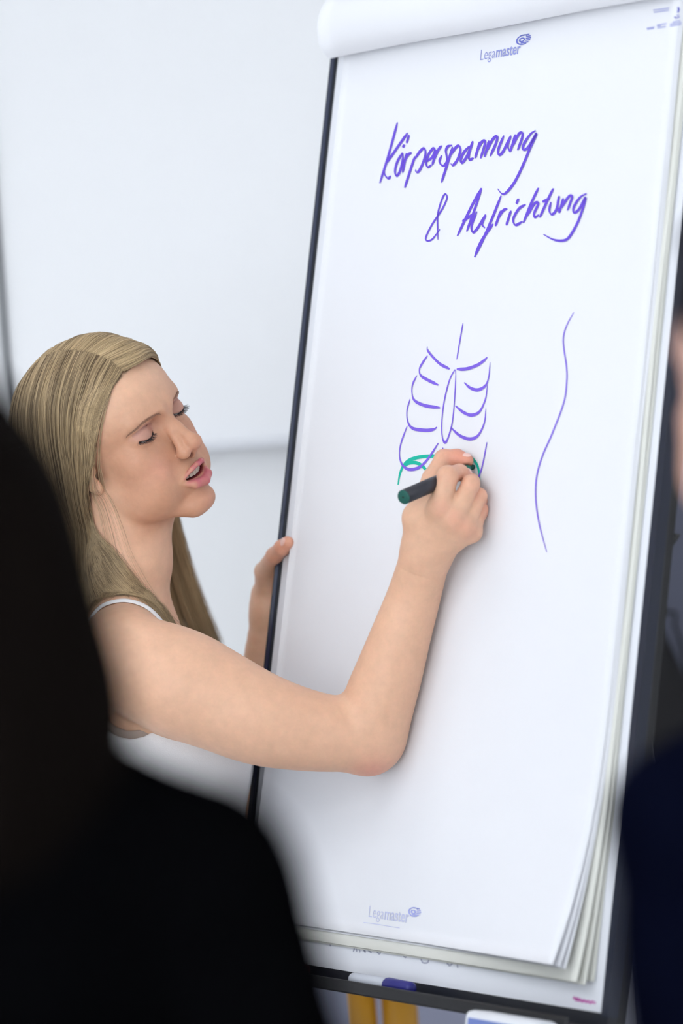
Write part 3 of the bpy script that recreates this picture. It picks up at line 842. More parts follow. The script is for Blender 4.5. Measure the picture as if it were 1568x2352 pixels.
def sdf_hand_r(P):
    palm = None
    for k_, rw in (('index', 0.0195), ('middle', 0.021), ('ring', 0.020), ('pinky', 0.018)):
        e_ = rcone(P, WRR + (RJ[k_][0][0] - WRR) * 0.06, RJ[k_][0][0], rw, RJ[k_][0][1])
        palm = e_ if palm is None else smin(palm, e_, 0.012)
    palm = smin(palm, rcone(P, WRR, RJ['thumb'][0][0], 0.021, 0.0185), 0.016)
    palm = smin(palm, rcone(P, RJ['thumb'][0][0], (RJ['index'][0][0] + RJ['thumb'][1][0]) / 2, 0.016, 0.010), 0.014)
    fing = None
    for k_ in ('index', 'middle', 'ring', 'pinky'):
        e_ = chain(P, RJ[k_])
        e_ = smin(e_, sph(P, RJ[k_][0][0], RJ[k_][0][1] + 0.0004), 0.006)
        fing = e_ if fing is None else smin(fing, e_, 0.0022)
    th = chain(P, RJ['thumb'])
    d = smin(palm, fing, 0.005)
    d = smin(d, th, 0.004)
    # room for the pen barrel
    return smax(d, -rcone(P, PEN_TIP + PEN_D * 0.012, PEN_BACK, 0.0062, 0.0080), 0.0025)
hand_c = (RJ['middle'][0][0] + RJ['thumb'][2][0]) / 2
sdf_hand_rb = inside_ball(sdf_hand_r, hand_c, 0.10)

# left hand: thumb over the front of the rail, fingers behind the panel
L_HAND = {
 'thumb': [((613, 1365), -0.040, 0.0150), ((607, 1313), -0.014, 0.0115), ((630, 1276), 0.0085, 0.0095), ((648, 1258), 0.0135, 0.0092), ((660, 1246), 0.0150, 0.0074)],
 'index': [((640, 1296), -0.060, 0.0115), ((672, 1268), -0.060, 0.0092), ((700, 1262), -0.040, 0.0080), ((720, 1268), -0.033, 0.0070)],
 'middle': [((642, 1318), -0.064, 0.0125), ((676, 1294), -0.064, 0.0092), ((708, 1298), -0.042, 0.0080), ((728, 1302), -0.034, 0.0070)],
 'ring': [((643, 1340), -0.064, 0.0120), ((674, 1330), -0.064, 0.0090), ((704, 1332), -0.042, 0.0078), ((722, 1334), -0.034, 0.0068)],
 'pinky': [((640, 1362), -0.060, 0.0105), ((664, 1362), -0.060, 0.0080), ((688, 1364), -0.042, 0.0070), ((702, 1366), -0.033, 0.0062)],
}
LJ = {k: [(PW(x, y, c), r) for (x, y), c, r in v] for k, v in L_HAND.items()}
def sdf_hand_l(P):
    palm = None
    for k_ in ('index', 'middle', 'ring', 'pinky'):
        e_ = rcone(P, WRL, LJ[k_][0][0], 0.018, LJ[k_][0][1])
        palm = e_ if palm is None else smin(palm, e_, 0.012)
    fing = None
    for k_ in ('index', 'middle', 'ring', 'pinky'):
        e_ = chain(P, LJ[k_]); fing = e_ if fing is None else smin(fing, e_, 0.0022)
    palm = smin(palm, rcone(P, WRL, LJ['thumb'][0][0], 0.019, 0.0155), 0.010)
    palm = smin(palm, rcone(P, LJ['thumb'][0][0], LJ['index'][0][0], 0.016, 0.012), 0.012)
    d = smin(palm, fing, 0.007)
    return smin(d, chain(P, LJ['thumb']), 0.006)
sdf_hand_lb = inside_ball(sdf_hand_l, PD(640, 1310, 4.40), 0.12)

def sdf_body(P):
    d = smin(sdf_torso(P), sdf_neck(P), 0.03)
    d = smin(d, sdf_head_b(P), 0.010)
    ar = smin(sdf_arm_r(P), sdf_hand_rb(P), 0.012)
    al = smin(sdf_arm_l(P), sdf_hand_lb(P), 0.012)
    d = smin(d, ar, 0.022)
    d = smin(d, al, 0.022)
    zc = P[:, 2] - np.float32(WAIST)
    return smax(d, -zc, 0.01)
WAIST = PD(320, 2130, 4.24)[2]

woman_base = PD(315, 2300, 4.24); woman_base[2] = 0
woman = empty('person', woman_base, 'blonde woman in a white sleeveless top writing on the flipchart with a marker', 'person')

# skin
def skin_material():
    mt = bpy.data.materials.new('skin'); mt.use_nodes = True; nt = mt.node_tree; b_ = nt.nodes['Principled BSDF']
    at = nt.nodes.new('ShaderNodeAttribute'); at.attribute_name = 'tint'
    tc = nt.nodes.new('ShaderNodeTexCoord')
    n1 = nt.nodes.new('ShaderNodeTexNoise'); n1.inputs['Scale'].default_value = 70; n1.inputs['Detail'].default_value = 9; n1.inputs['Roughness'].default_value = 0.72
    nt.links.new(tc.outputs['Object'], n1.inputs['Vector'])
    cr = nt.nodes.new('ShaderNodeMapRange'); cr.inputs['From Min'].default_value = 0.3; cr.inputs['From Max'].default_value = 0.7; cr.inputs['To Min'].default_value = 0.90; cr.inputs['To Max'].default_value = 1.04
    nt.links.new(n1.outputs['Fac'], cr.inputs['Value'])
    mx = nt.nodes.new('ShaderNodeVectorMath'); mx.operation = 'SCALE'
    nt.links.new(at.outputs['Color'], mx.inputs[0]); nt.links.new(cr.outputs['Result'], mx.inputs['Scale'])
    nt.links.new(mx.outputs['Vector'], b_.inputs['Base Color'])
    b_.inputs['Roughness'].default_value = 0.50
    b_.inputs['Specular IOR Level'].default_value = 0.40
    b_.inputs['Subsurface Weight'].default_value = 0.25
    b_.inputs['Subsurface Radius'].default_value = (1.0, 0.40, 0.22)
    b_.inputs['Subsurface Scale'].default_value = 0.005
    n2 = nt.nodes.new('ShaderNodeTexNoise'); n2.inputs['Scale'].default_value = 900; n2.inputs['Detail'].default_value = 2
    nt.links.new(tc.outputs['Object'], n2.inputs['Vector'])
    bp = nt.nodes.new('ShaderNodeBump'); bp.inputs['Strength'].default_value = 0.10; bp.inputs['Distance'].default_value = 0.0006
    nt.links.new(n2.outputs['Fac'], bp.inputs['Height']); nt.links.new(bp.outputs['Normal'], b_.inputs['Normal'])
    return mt
M_skin = skin_material()
VOX = 0.00115
allj = np.array([SHR, SHL, ELR, WRR, ELL_, WRL, from_head((0, -110, 120)), from_head((90, 0, 0)), from_head((0, 120, 0)), PD(60, 1700, 4.24), PD(600, 1740, 4.24), PD(660, 1240, 4.36), hc(1250, 900, 0.0), hc(600, 400, 0.0)] + [j[0] for k in RJ for j in RJ[k]] + [j[0] for k in LJ for j in LJ[k]])
lo = allj.min(0) - 0.09; hi = allj.max(0) + 0.09; lo[2] = WAIST - 0.02
pts, quads = sdf_mesh(sdf_body, lo, hi, VOX, 1.3)
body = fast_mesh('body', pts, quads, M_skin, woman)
# skin colour, with shade painted on lower face, inner eye corners and nostrils
SK = lin(228, 182, 152); PINK = lin(228, 160, 138); LIP = lin(200, 108, 118); LIPD = lin(150, 56, 62); LID = lin(192, 144, 136); ROOT = lin(132, 108, 84)
def smooth01(x): x = np.clip(x, 0, 1); return x * x * (3 - 2 * x)
def hairline_y(z): return np.interp(z, [-70, -45, -30, -18, 0, 20, 40, 55, 66, 74, 90], [-30, -26, -16, 6, 22, 36, 46, 60, 76, 86, 95])
Pq = pts.astype(np.float32)
cols = np.tile(SK, (len(pts), 1))
def blend(mask, col):
    global cols
    cols = cols * (1 - mask[:, None]) + col * mask[:, None]
hq = to_head(Pq); ax = np.abs(hq[:, 0])
nearhead = (np.linalg.norm(hq, axis=1) < 170)
sx = np.stack([ax, hq[:, 1], hq[:, 2]], 1)
blend(0.80 * nearhead * smooth01((60 - hq[:, 2]) / 70) * smooth01((hq[:, 1] - 5) / 40) * smooth01((hq[:, 2] + 125) / 20), lin(202, 148, 118))  # overhead shading of the lower face painted in as darker tan
blend(0.55 * nearhead * np.exp(-(((sx - [38, 72, -42]) / [16, 25, 15]) ** 2).sum(1)), PINK)
blend(0.35 * nearhead * np.exp(-(((sx - [4, 112, -38]) / [9, 14, 8]) ** 2).sum(1)), PINK)
blend(0.30 * nearhead * np.exp(-(((sx - [0, 94, -106]) / [16, 18, 14]) ** 2).sum(1)), PINK)
lid = nearhead * smooth01((17.0 - np.hypot((ax - 33.5) * 0.95, (hq[:, 2] - 1) * 1.5)) / 5) * (hq[:, 1] > 60)
blend(0.55 * lid, LID)
blend(0.55 * nearhead * np.exp(-(((sx - [17, 84, 4]) / [7, 10, 8]) ** 2).sum(1)), lin(164, 112, 98))  # socket shade painted into the inner eye corners
blend(0.5 * nearhead * np.exp(-((hq[:, 2] - 7.0 + 0.012 * (ax - 33) ** 2) / 1.6) ** 2) * (np.abs(ax - 33) < 15) * (hq[:, 1] > 66), lin(150, 102, 96))  # darker line along the lid crease
up, lo_ = lips_sdf(hq, ax)
lm = nearhead * smooth01((1.1 - np.minimum(up, lo_)) / 1.3) * (ax < 25) * (hq[:, 1] > 80)
blend(lm, LIP)
inner = nearhead * (ax < 20) * smooth01((96.5 - 0.018 * ax ** 2 - hq[:, 1]) / 3) * (np.abs(hq[:, 2] + 70) < 7) * (hq[:, 1] > 80)
blend(inner, LIPD)
nost = nearhead * smooth01((1.0 - ell(sx.astype(np.float32), (6.5, 100.0, -47.6), (3.6, 7.0, 5.2))) / 1.2)
blend(0.75 * nost, lin(112, 58, 48))  # shade inside the nostrils painted dark
slitm = nearhead * smooth01((1.6 - np.abs(hq[:, 2] - (-7.6 + 0.020 * (ax - 33.5) ** 2))) / 1.0) * (np.abs(ax - 33.5) < 13) * (hq[:, 1] > 68)
blend(0.85 * slitm, lin(74, 52, 50))
scalp = nearhead * smooth01((hairline_y(hq[:, 2]) - hq[:, 1]) / 5) * smooth01((hq[:, 2] + 62) / 10) * (np.abs(hq[:, 0]) < 66 + 30 * (hq[:, 2] > 15))
partm = np.exp(-((hq[:, 0] - 21) / 2.6) ** 2) * (hq[:, 2] > 60)
blend(scalp * (1 - 0.7 * partm), ROOT)
# fingers and elbow are pinker
for k_ in RJ:
    if k_ != 'thumb': dd = np.linalg.norm(pts - (RJ[k_][0][0] - CAMZ * 0.012), axis=1); blend(0.35 * np.exp(-(dd / 0.009) ** 2), lin(222, 140, 122))
    for (j, r) in RJ[k_][1:]:
        dd = np.linalg.norm(pts - j, axis=1); blend(0.30 * np.exp(-(dd / 0.014) ** 2), lin(232, 150, 132))
for (j, r) in RJ['thumb'][3:] + LJ['thumb'][2:]:
    dd = np.linalg.norm(pts - j, axis=1); blend(0.45 * np.exp(-(dd / 0.014) ** 2), lin(230, 136, 116))
dd = np.linalg.norm(pts - PD(855, 1765, 4.06), axis=1); blend(0.5 * np.exp(-(dd / 0.022) ** 2), lin(226, 140, 130))
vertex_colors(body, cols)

# eyes and teeth
M_eye = mat('eye_white', lin(228, 222, 216), 0.25, noise=0.02)
M_iris = mat('iris_grey_blue', lin(70, 84, 96), 0.2, noise=0.1)
M_tooth = mat('tooth_enamel', lin(206, 192, 176), 0.3, noise=0.02)
M_mouth = mat('dark_mouth_lining', lin(84, 30, 32), 0.6, noise=0.05)
def uv_sphere(c, r, R=np.eye(3), nu=24, nv=16):
    V = [c + R @ (np.array([math.sin(t) * math.cos(p), math.sin(t) * math.sin(p), math.cos(t)]) * r) for t in np.linspace(0, math.pi, nv + 1) for p in np.linspace(0, 2 * math.pi, nu, endpoint=False)]
    Fc = [(i * nu + j, (i + 1) * nu + j, (i + 1) * nu + (j + 1) % nu, i * nu + (j + 1) % nu) for i in range(nv) for j in range(nu)]
    return V, Fc
for sg in (1, -1):
    V, Fc = uv_sphere(from_head((33.5 * sg, 68.5, -1.5)), 12.0 * HS)
    eb = mesh_obj('eyeball', V, Fc, M_eye, woman, True)
    g = np.array([0.05 * sg, 0.80, -0.6]); g /= np.linalg.norm(g)
    V, Fc = uv_sphere(from_head(np.array((33.5 * sg, 68.5, -1.5)) + g * 7.3), np.array([5.4, 5.4, 5.4]) * HS)
    mesh_obj('iris', V, Fc, M_iris, eb, True)
for k_, xx in enumerate(np.linspace(-18.2, 18.2, 8)):
    hz = (4.2, 4.6, 5.2, 5.6, 5.6, 5.2, 4.6, 4.2)[k_]
    yy = 90.5 - 0.022 * xx * xx; sl = -0.044 * xx
    tx = np.array([1, sl, 0]) / math.hypot(1, sl); ty_ = np.array([-sl, 1, 0]) / math.hypot(1, sl)
    c_ = np.array([xx * 0.95, yy, -61.0])
    b = MB(); b.box(from_head(c_ - tx * 2.42 - ty_ * 2 - np.array([0, 0, hz + 4])), HR @ tx * 4.84 * HS, HR @ ty_ * 4 * HS, HR @ np.array([0, 0, hz + 6.0]) * HS, 0.0010)
    b.build('tooth', M_tooth, woman, True)
V, Fc = uv_sphere(from_head((0, 74, -69)), np.array([19, 14, 9]) * HS, HR); mesh_obj('mouth_lining', V, Fc, M_mouth, woman, True)

# fingernails
M_nail = mat('fingernail', lin(240, 196, 184), 0.25, noise=0.02)
def nail(j0, j1, out, r, ln=0.0062, wd=0.0052):
    t = j1 - j0; t /= np.linalg.norm(t); o_ = out - t * (out @ t); o_ /= np.linalg.norm(o_); s_ = np.cross(t, o_)
    V, Fc = uv_sphere(j1 - t * 0.001 + o_ * (r - 0.0012), np.array([wd, ln, 0.0017]), np.stack([s_, t, o_], 1), 16, 10)
    mesh_obj('fingernail', V, Fc, M_nail, woman, True)
nail(RJ['thumb'][3][0], RJ['thumb'][4][0], -CAMY - 0.35 * CAMZ, 0.0078)
nail(LJ['thumb'][3][0], LJ['thumb'][4][0], -CAMZ * 0.8 - CAMX * 0.3 - CAMY * 0.45, 0.0074)
nail(RJ['index'][2][0], RJ['index'][3][0], CAMX * 0.9 + WN * 0.2 - CAMY * 0.2, 0.0070, 0.0055, 0.0045)

# the marker in her hand
e = empty('marker', PEN_TIP, 'black marker with green end cap and green tip held in the writing hand', 'marker')
L_ = np.linalg.norm(PEN_BACK - PEN_TIP)
at = lambda s: PEN_TIP + PEN_D * s
M_barrel = mat('marker_black_barrel', lin(42, 42, 50), 0.42, noise=0.06)
M_gcap = mat('marker_dark_green', lin(0, 84, 74), 0.4, noise=0.05)
b = MB(); b.tube([at(0.030), at(0.034), at(0.060), at(0.075), at(L_ - 0.0012)], [0.0062, 0.0068, 0.0072, 0.0080, 0.0080], 28); b.build('barrel', M_barrel, e, True)
b = MB(); b.tube([at(L_ - 0.0012), at(L_ - 0.0004), at(L_), at(L_ + 0.0001)], [0.0078, 0.0077, 0.0070, 0.0012], 28); ec = b.build('end_cap', M_gcap, e, True)
b = MB(); b.tube([at(L_ - 0.001), at(L_ + 0.0004)], [0.0011, 0.0011], 10); b.build('end_hole', mat('dark_hole', lin(6, 20, 18), 0.7, noise=0.05), ec)
b = MB(); b.tube([at(0.0085), at(0.011), at(0.028), at(0.031)], [0.0030, 0.0050, 0.0056, 0.0060], 20); b.build('grip_collar', mat('marker_green_collar', lin(20, 120, 104), 0.35, noise=0.05), e, True)
b = MB(); b.tube([at(-0.0005), at(0.002), at(0.009)], [0.0022, 0.0030, 0.0030], 12); b.build('nib', mat('wet_green_felt', lin(8, 66, 58), 0.7, noise=0.1), e, True)
M_white_print = mat('white_print', lin(190, 190, 196), 0.5, noise=0.03)
side = -CAMZ * 0.75 + CAMY * 0.65; side -= PEN_D * (side @ PEN_D); side /= np.linalg.norm(side); tang = np.cross(PEN_D, side)
V = []; Fc = []
for (s0, s1, q0) in [(L_ - 0.072, L_ - 0.052, 0.10), (L_ - 0.075, L_ - 0.047, -0.16), (L_ - 0.070, L_ - 0.060, 0.30)]:
    k = len(V)
    for s in np.linspace(s0, s1, 6):
        for q in (q0 - 0.045, q0 + 0.045):
            V.append(at(s) + (side * math.cos(q) + tang * math.sin(q)) * 0.00812)
    Fc += [(k + 2 * i, k + 2 * i + 1, k + 2 * i + 3, k + 2 * i + 2) for i in range(5)]
mesh_obj('barrel_lettering', V, Fc, M_white_print, e)

# clothes
M_top = mat('white_top_fabric', lin(238, 238, 240), 0.8, noise=0.015, scale=30, bump=0.25, bscale=900)
M_inner = mat('grey_inner_top', lin(176, 160, 150), 0.8, noise=0.03, scale=30, bump=0.2, bscale=900)
arm_c0 = PD(300, 1545, 4.02); 
def top_cut(P, grow):
    """positive where the top is cut away: arm holes and neckline"""
    ah = ell(P, PD(292, 1545, 4.06), (0.062 + grow, 0.078 + grow, 0.10), TR)
    al = ell(P, PD(340, 1530, 4.43), (0.062 + grow, 0.078 + grow, 0.10), TR)
    q = (P - f32(PD(300, 1570, 4.24)))
    yy = q @ f32(CAMY)
    return np.maximum(np.maximum(-ah, -al), -(yy + 0.0))
def sdf_top(P):
    t = sdf_torso(P)
    x_ = (P - f32(PD(300, 1700, 4.24))) @ f32(CAMX); y_ = (P - f32(PD(300, 1700, 4.24))) @ f32(CAMY)
    loose = np.clip(y_ / 0.15, 0, 1) * 0.008 + 0.0010 * np.sin(x_ * 120 + y_ * 25) * np.clip(y_ / 0.1, 0, 1)
    d = np.abs(t - 0.0055 - loose) - 0.0014
    d = smax(d, top_cut(P, 0.0), 0.002)
    zb = P[:, 2] - np.float32(PD(315, 2340, 4.24)[2])
    return smax(d, -zb, 0.002)
tl = PD(315, 1900, 4.24)
pts2, q2 = sdf_mesh(sdf_top, tl - [0.26, 0.30, 0.36], tl + [0.26, 0.30, 0.30], 0.0018, 1.5)
fast_mesh('tank_top', pts2, q2, M_top, woman)
def sdf_inner(P):
    t = sdf_torso(P)
    d = np.abs(t - 0.0024) - 0.0012
    d = smax(d, top_cut(P, -0.008), 0.002)
    zb = P[:, 2] - np.float32(PD(315, 1860, 4.24)[2])
    return smax(d, -zb, 0.002)
pts2, q2 = sdf_mesh(sdf_inner, tl - [0.26, 0.30, 0.05], tl + [0.26, 0.30, 0.30], 0.0018, 1.5)
fast_mesh('under_top', pts2, q2, M_inner, woman)
def project_out(p, f, off):
    p = np.array(p, float)
    for it in range(8):
        P = np.vstack([p, p + [1e-3, 0, 0], p + [0, 1e-3, 0], p + [0, 0, 1e-3]]).astype(np.float32)
        d = f(P); g = (d[1:] - d[0]) / 1e-3; g /= np.linalg.norm(g) + 1e-9
        p = p - g * (d[0] - off)
    return p
sdf_sh = lambda P: smin(smin(sdf_torso(P), sdf_neck(P), 0.03), sdf_arm_r(P), 0.022)
for (xa, da) in ((0, 4.155), (1, 4.325)):
    pth = [project_out(PD(x, y, da), sdf_sh, 0.0016) for x, y in [(405, 1600), (395, 1540), (372, 1470), (345, 1420), (310, 1395), (270, 1392), (235, 1420), (210, 1480), (200, 1560)]]
    b = MB(); b.tube(catmull(pth, 5), 0.0036, 10, flat=0.35); b.build('shoulder_strap', M_top, woman, True)
# trousers and shoes (below the frame)
M_trousers = mat('dark_blue_trousers', lin(36, 40, 58), 0.85, noise=0.06, scale=60, bump=0.2, bscale=800)
M_shoe = mat('black_leather_shoe', lin(18, 18, 20), 0.4, noise=0.05)
hipc = PD(315, 2300, 4.24)
fx, fy = np.array([1.0, 0.05, 0]), np.array([0.05, -1.0, 0])      # forward and her right, on the floor
hips = [hipc + fy * 0.085 + [0, 0, -0.06], hipc - fy * 0.085 + [0, 0, -0.06]]
def sdf_trousers(P):
    d = ell(P, hipc, (0.118, 0.172, 0.15))
    for h_, st in zip(hips, (0.06, -0.05)):
        kn = np.array([h_[0] + 0.02 + st * 0.5, h_[1], 0.50]); an = np.array([h_[0] - 0.02 + st, h_[1], 0.09])
        d = smin(d, rcone(P, h_, kn, 0.090, 0.062), 0.03)
        d = smin(d, rcone(P, kn, an, 0.062, 0.050), 0.02)
    z = P[:, 2]
    d = smax(d, np.float32(0.075) - z, 0.004)
    return smax(d, z - np.float32(hipc[2] + 0.06), 0.004)
pts2, q2 = sdf_mesh(sdf_trousers, (hipc[0] - 0.3, hipc[1] - 0.32, 0.03), (hipc[0] + 0.3, hipc[1] + 0.32, hipc[2] + 0.2), 0.005)
fast_mesh('trousers', pts2, q2, M_trousers, woman)
for h_, st in zip(hips, (0.06, -0.05)):
    an = np.array([h_[0] - 0.02 + st, h_[1], 0.0])
    def sdf_shoe(P):
        d = rcone(P, an + [-0.02, 0, 0.05], an + [0.15, 0, 0.025], 0.042, 0.030)
        d = smin(d, rcone(P, an + [-0.01, 0, 0.06], an + [-0.01, 0, 0.11], 0.040, 0.036), 0.02)
        return smax(d, -P[:, 2], 0.003)
    pts2, q2 = sdf_mesh(sdf_shoe, an + [-0.12, -0.1, -0.02], an + [0.24, 0.1, 0.16], 0.004)
    fast_mesh('shoe', pts2, q2, M_shoe, woman)

# hair: strands combed from a side parting
def hair_material(name, c1, c2, rough=0.35):
    mt = bpy.data.materials.new(name); mt.use_nodes = True; nt = mt.node_tree
    h = nt.nodes['Principled BSDF']
    hi = nt.nodes.new('ShaderNodeAttribute'); hi.attribute_name = 'lock'
    mx = nt.nodes.new('ShaderNodeMix'); mx.data_type = 'RGBA'
    mx.inputs['A'].default_value = (*c1, 1); mx.inputs['B'].default_value = (*c2, 1)
    nt.links.new(hi.outputs['Fac'], mx.inputs['Factor']); nt.links.new(mx.outputs['Result'], h.inputs['Base Color'])
    h.inputs['Roughness'].default_value = rough; h.inputs['Specular IOR Level'].default_value = 0.35
    return mt
M_hair = hair_material('ash_blonde_hair', lin(92, 74, 54), lin(206, 180, 140))
M_brow = mat('brown_brow_hair', lin(150, 112, 92), 0.6, noise=0.05)
M_lash = mat('black_lash', lin(34, 22, 26), 0.5, noise=0.05)

G_H = HR.T @ np.array([0, 0, -1.0])            # gravity in head axes
def hang(p, lens):
    p = np.array(p, float); out = []
    for L in lens: out.append(p + G_H * L)
    return out
def guide(*pts, drop=()):
    pts = [np.array(p, float) for p in pts]
    for L, dx, dy in drop:
        pts.append(pts[len(pts) - 1] * 0 + guide.base(pts) + G_H * L + np.array([dx, dy, 0]))
    return pts
def make_guides(lists, n=22):
    out = []
    for pts, base_i, drops in lists:
        p = [np.array(q, float) for q in pts]
        b0 = p[-1]
        for L, dx, dy in drops: p.append(b0 + G_H * L + np.array([dx, dy, 0]))
        c = catmull(p, 8)
        s = np.concatenate([[0], np.cumsum(np.linalg.norm(np.diff(c, axis=0), axis=1))])
        u = np.linspace(0, s[-1], n)
        out.append(np.stack([np.interp(u, s, c[:, k]) for k in range(3)], 1))
    return np.array(out)
R_G = make_guides([      # her right side, front to back
    ([(22, 76, 73), (34, 71, 66), (52, 52, 42), (64, 30, 12), (71, 18, -10), (74, 4, -26), (72, -10, -50), (62, -14, -82)], 0, [(50, -12, 18), (110, -28, 42), (190, -50, 66)]),
    ([(22, 62, 91), (42, 56, 80), (62, 36, 50), (73, 18, 16), (78, 6, -14), (77, -8, -44), (70, -22, -78)], 0, [(60, -10, 8), (130, -24, 24), (230, -52, 32)]),
    ([(21.5, 30, 108), (44, 28, 97), (66, 16, 70), (78, 4, 34), (81, -8, -4), (79, -24, -44), (74, -40, -84)], 0, [(60, -8, -10), (140, -20, -16), (250, -50, -20)]),
    ([(19.5, -10, 112), (42, -12, 102), (66, -22, 76), (78, -32, 38), (80, -42, -2), (76, -54, -44), (70, -62, -86)], 0, [(60, -6, -10), (140, -14, -14), (260, -40, -16)]),
    ([(15.5, -56, 97), (36, -62, 88), (56, -72, 62), (66, -80, 28), (66, -84, -8), (60, -84, -50), (56, -84, -90)], 0, [(60, -4, -6), (140, -10, -8), (260, -30, -8)]),
    ([(9, -80, 75), (22, -88, 60), (36, -96, 34), (42, -100, 4), (42, -98, -30), (40, -92, -66), (38, -90, -100)], 0, [(60, 0, -2), (140, -4, -4), (260, -20, -4)]),
])
L_G = make_guides([      # her left side, front to back
    ([(20.5, 77, 73), (6, 86, 72), (-16, 86, 70), (-40, 76, 60), (-60, 52, 36), (-72, 28, 6), (-77, 14, -24), (-76, 6, -56)], 0, [(50, -10, -10), (110, -34, -16), (180, -62, -20), (270, -104, -22)]),
    ([(20.5, 64, 90), (0, 80, 88), (-26, 78, 82), (-52, 62, 62), (-70, 36, 32), (-78, 16, -2), (-80, 4, -36), (-78, -4, -66)], 0, [(50, -6, -12), (110, -26, -18), (180, -50, -18), (280, -92, -14)]),
    ([(19.5, 30, 108), (-6, 34, 111), (-36, 30, 101), (-62, 18, 76), (-77, 4, 38), (-83, -8, -2), (-82, -18, -42), (-78, -26, -76)], 0, [(50, -4, -10), (110, -16, -14), (180, -32, -14), (280, -70, -10)]),
    ([(17.5, -10, 112), (-8, -8, 113), (-38, -12, 102), (-64, -22, 78), (-78, -32, 40), (-82, -40, 0), (-80, -48, -42), (-74, -54, -80)], 0, [(50, -2, -8), (110, -8, -10), (180, -18, -10), (280, -40, -8)]),
    ([(13.5, -56, 98), (-8, -60, 98), (-34, -66, 90), (-56, -76, 60), (-68, -82, 26), (-70, -84, -10), (-66, -84, -50), (-60, -82, -86)], 0, [(50, 0, -6), (110, -4, -8), (180, -8, -8), (280, -20, -6)]),
    ([(4, -80, 76), (-6, -88, 66), (-20, -96, 44), (-30, -102, 14), (-34, -102, -18), (-32, -96, -56), (-30, -92, -92)], 0, [(50, 0, -2), (110, 0, -4), (180, 0, -4), (280, -6, -4)]),
])
def scatter(G, n, thick, seed, tmin=0.0, tmax=1.0, spread=1.0):
    r = np.random.default_rng(seed)
    m_, k, _ = G.shape
    t = (tmin + (tmax - tmin) * r.random(n)) * (m_ - 1)
    i = np.minimum(t.astype(int), m_ - 2); fr = (t - i)[:, None, None]
    # smooth interpolation between neighbouring guides
    g0 = G[np.maximum(i - 1, 0)]; g1 = G[i]; g2 = G[i + 1]; g3 = G[np.minimum(i + 2, m_ - 1)]
    S = 0.5 * (2 * g1 + (g2 - g0) * fr + (2 * g0 - 5 * g1 + 4 * g2 - g3) * fr ** 2 + (3 * g1 - g0 - 3 * g2 + g3) * fr ** 3)
    u = np.linspace(0, 1, k)[None, :, None]
    cen = np.array([0, -8, 20.0])
    out = S - cen; out /= np.linalg.norm(out, axis=2, keepdims=True)
    lay = r.random((n, 1, 1))
    S = S + out * (lay * thick * np.clip(u * 3, 0.0, 1) - 1.0 * np.clip(1 - u * 4, 0, 1) - 2.5 * np.clip(u * 4, 0, 1))
    # locks: neighbouring strands share an offset
    lock = np.floor(t * 26 + r.normal(0, 0.25, n)).astype(int) % 997
    tab = np.random.default_rng(seed + 5).normal(0, 1, (997, 3))
    ph = np.random.default_rng(seed + 6).random(997) * 6.28
    amp = np.clip(u - 0.10, 0, 1) * spread
    S = S + tab[lock][:, None, :] * 2.6 * amp + (np.sin(u * 7 + ph[lock][:, None, None]) * 1.0 * amp)
    S = S + r.normal(0, 1, (n, 1, 3)) * (0.5 + 2.2 * amp)
    S = S + np.cumsum(r.normal(0, 0.16, (n, k, 3)), axis=1)
    lk = np.clip(0.5 + 0.22 * tab[lock][:, 0] + 0.24 * r.normal(0, 1, n), 0, 1)
    return np.concatenate([S, np.repeat(lk[:, None, None], k, 1)], 2)
parts_ = [scatter(R_G, 6500, 6.0, 11), scatter(L_G, 6500, 6.0, 21)]
parts_[1][:, :, 3] = np.clip(parts_[1][:, :, 3] + 0.32, 0, 1)  # her left side lightened: backlight put into the strand colour
# loose wisps in front of the ear and neck
WISP = make_guides([
    ([(44, 62, 52), (58, 44, 22), (68, 30, -8), (72, 24, -36), (70, 24, -60)], 0, [(30, -6, 6), (70, -14, 14), (120, -30, 30), (165, -50, 52)]),
    ([(40, 64, 58), (56, 46, 28), (70, 26, -4), (75, 14, -36), (72, 12, -60)], 0, [(30, -6, 4), (70, -14, 8), (120, -28, 18), (180, -50, 36)]),
    ([(46, 58, 50), (62, 38, 20), (72, 20, -10), (76, 8, -40), (72, 2, -66)], 0, [(30, -6, 2), (70, -14, 4), (120, -28, 10), (180, -50, 20)]),
])
parts_.append(scatter(WISP, 40, 4.0, 31, spread=2.2))
S = np.concatenate(parts_); LOCK = S[:, 0, 3]; S = S[:, :, :3]
# keep strands outside the body
flat = from_head(S.reshape(-1, 3))
def sdf_keep(P):
    d = smin(smin(sdf_torso(P), sdf_neck(P), 0.03), sdf_head_b(P), 0.01)
    return smin(d, sdf_arm_r(P), 0.022)
for it in range(3):
    d0 = np.empty(len(flat)); 
    P32 = flat.astype(np.float32)
    d0 = sdf_keep(P32)
    mk = d0 < 0.0022
    if not mk.any(): break
    Q = P32[mk]; g = np.stack([(sdf_keep(Q + f32(v)) - d0[mk]) for v in ([1e-3, 0, 0], [0, 1e-3, 0], [0, 0, 1e-3])], 1)
    g /= np.linalg.norm(g, axis=1, keepdims=True) + 1e-9
    flat[mk] += g * (0.0026 - d0[mk])[:, None]
S = flat.reshape(S.shape)
rad = np.where(np.arange(len(S)) < 13000, 0.00019, 0.00011)
hair = hair_obj('hair', S, rad, M_hair, woman)
la = hair.data.attributes.new('lock', 'FLOAT', 'CURVE'); la.data.foreach_set('value', LOCK.astype(np.float32))

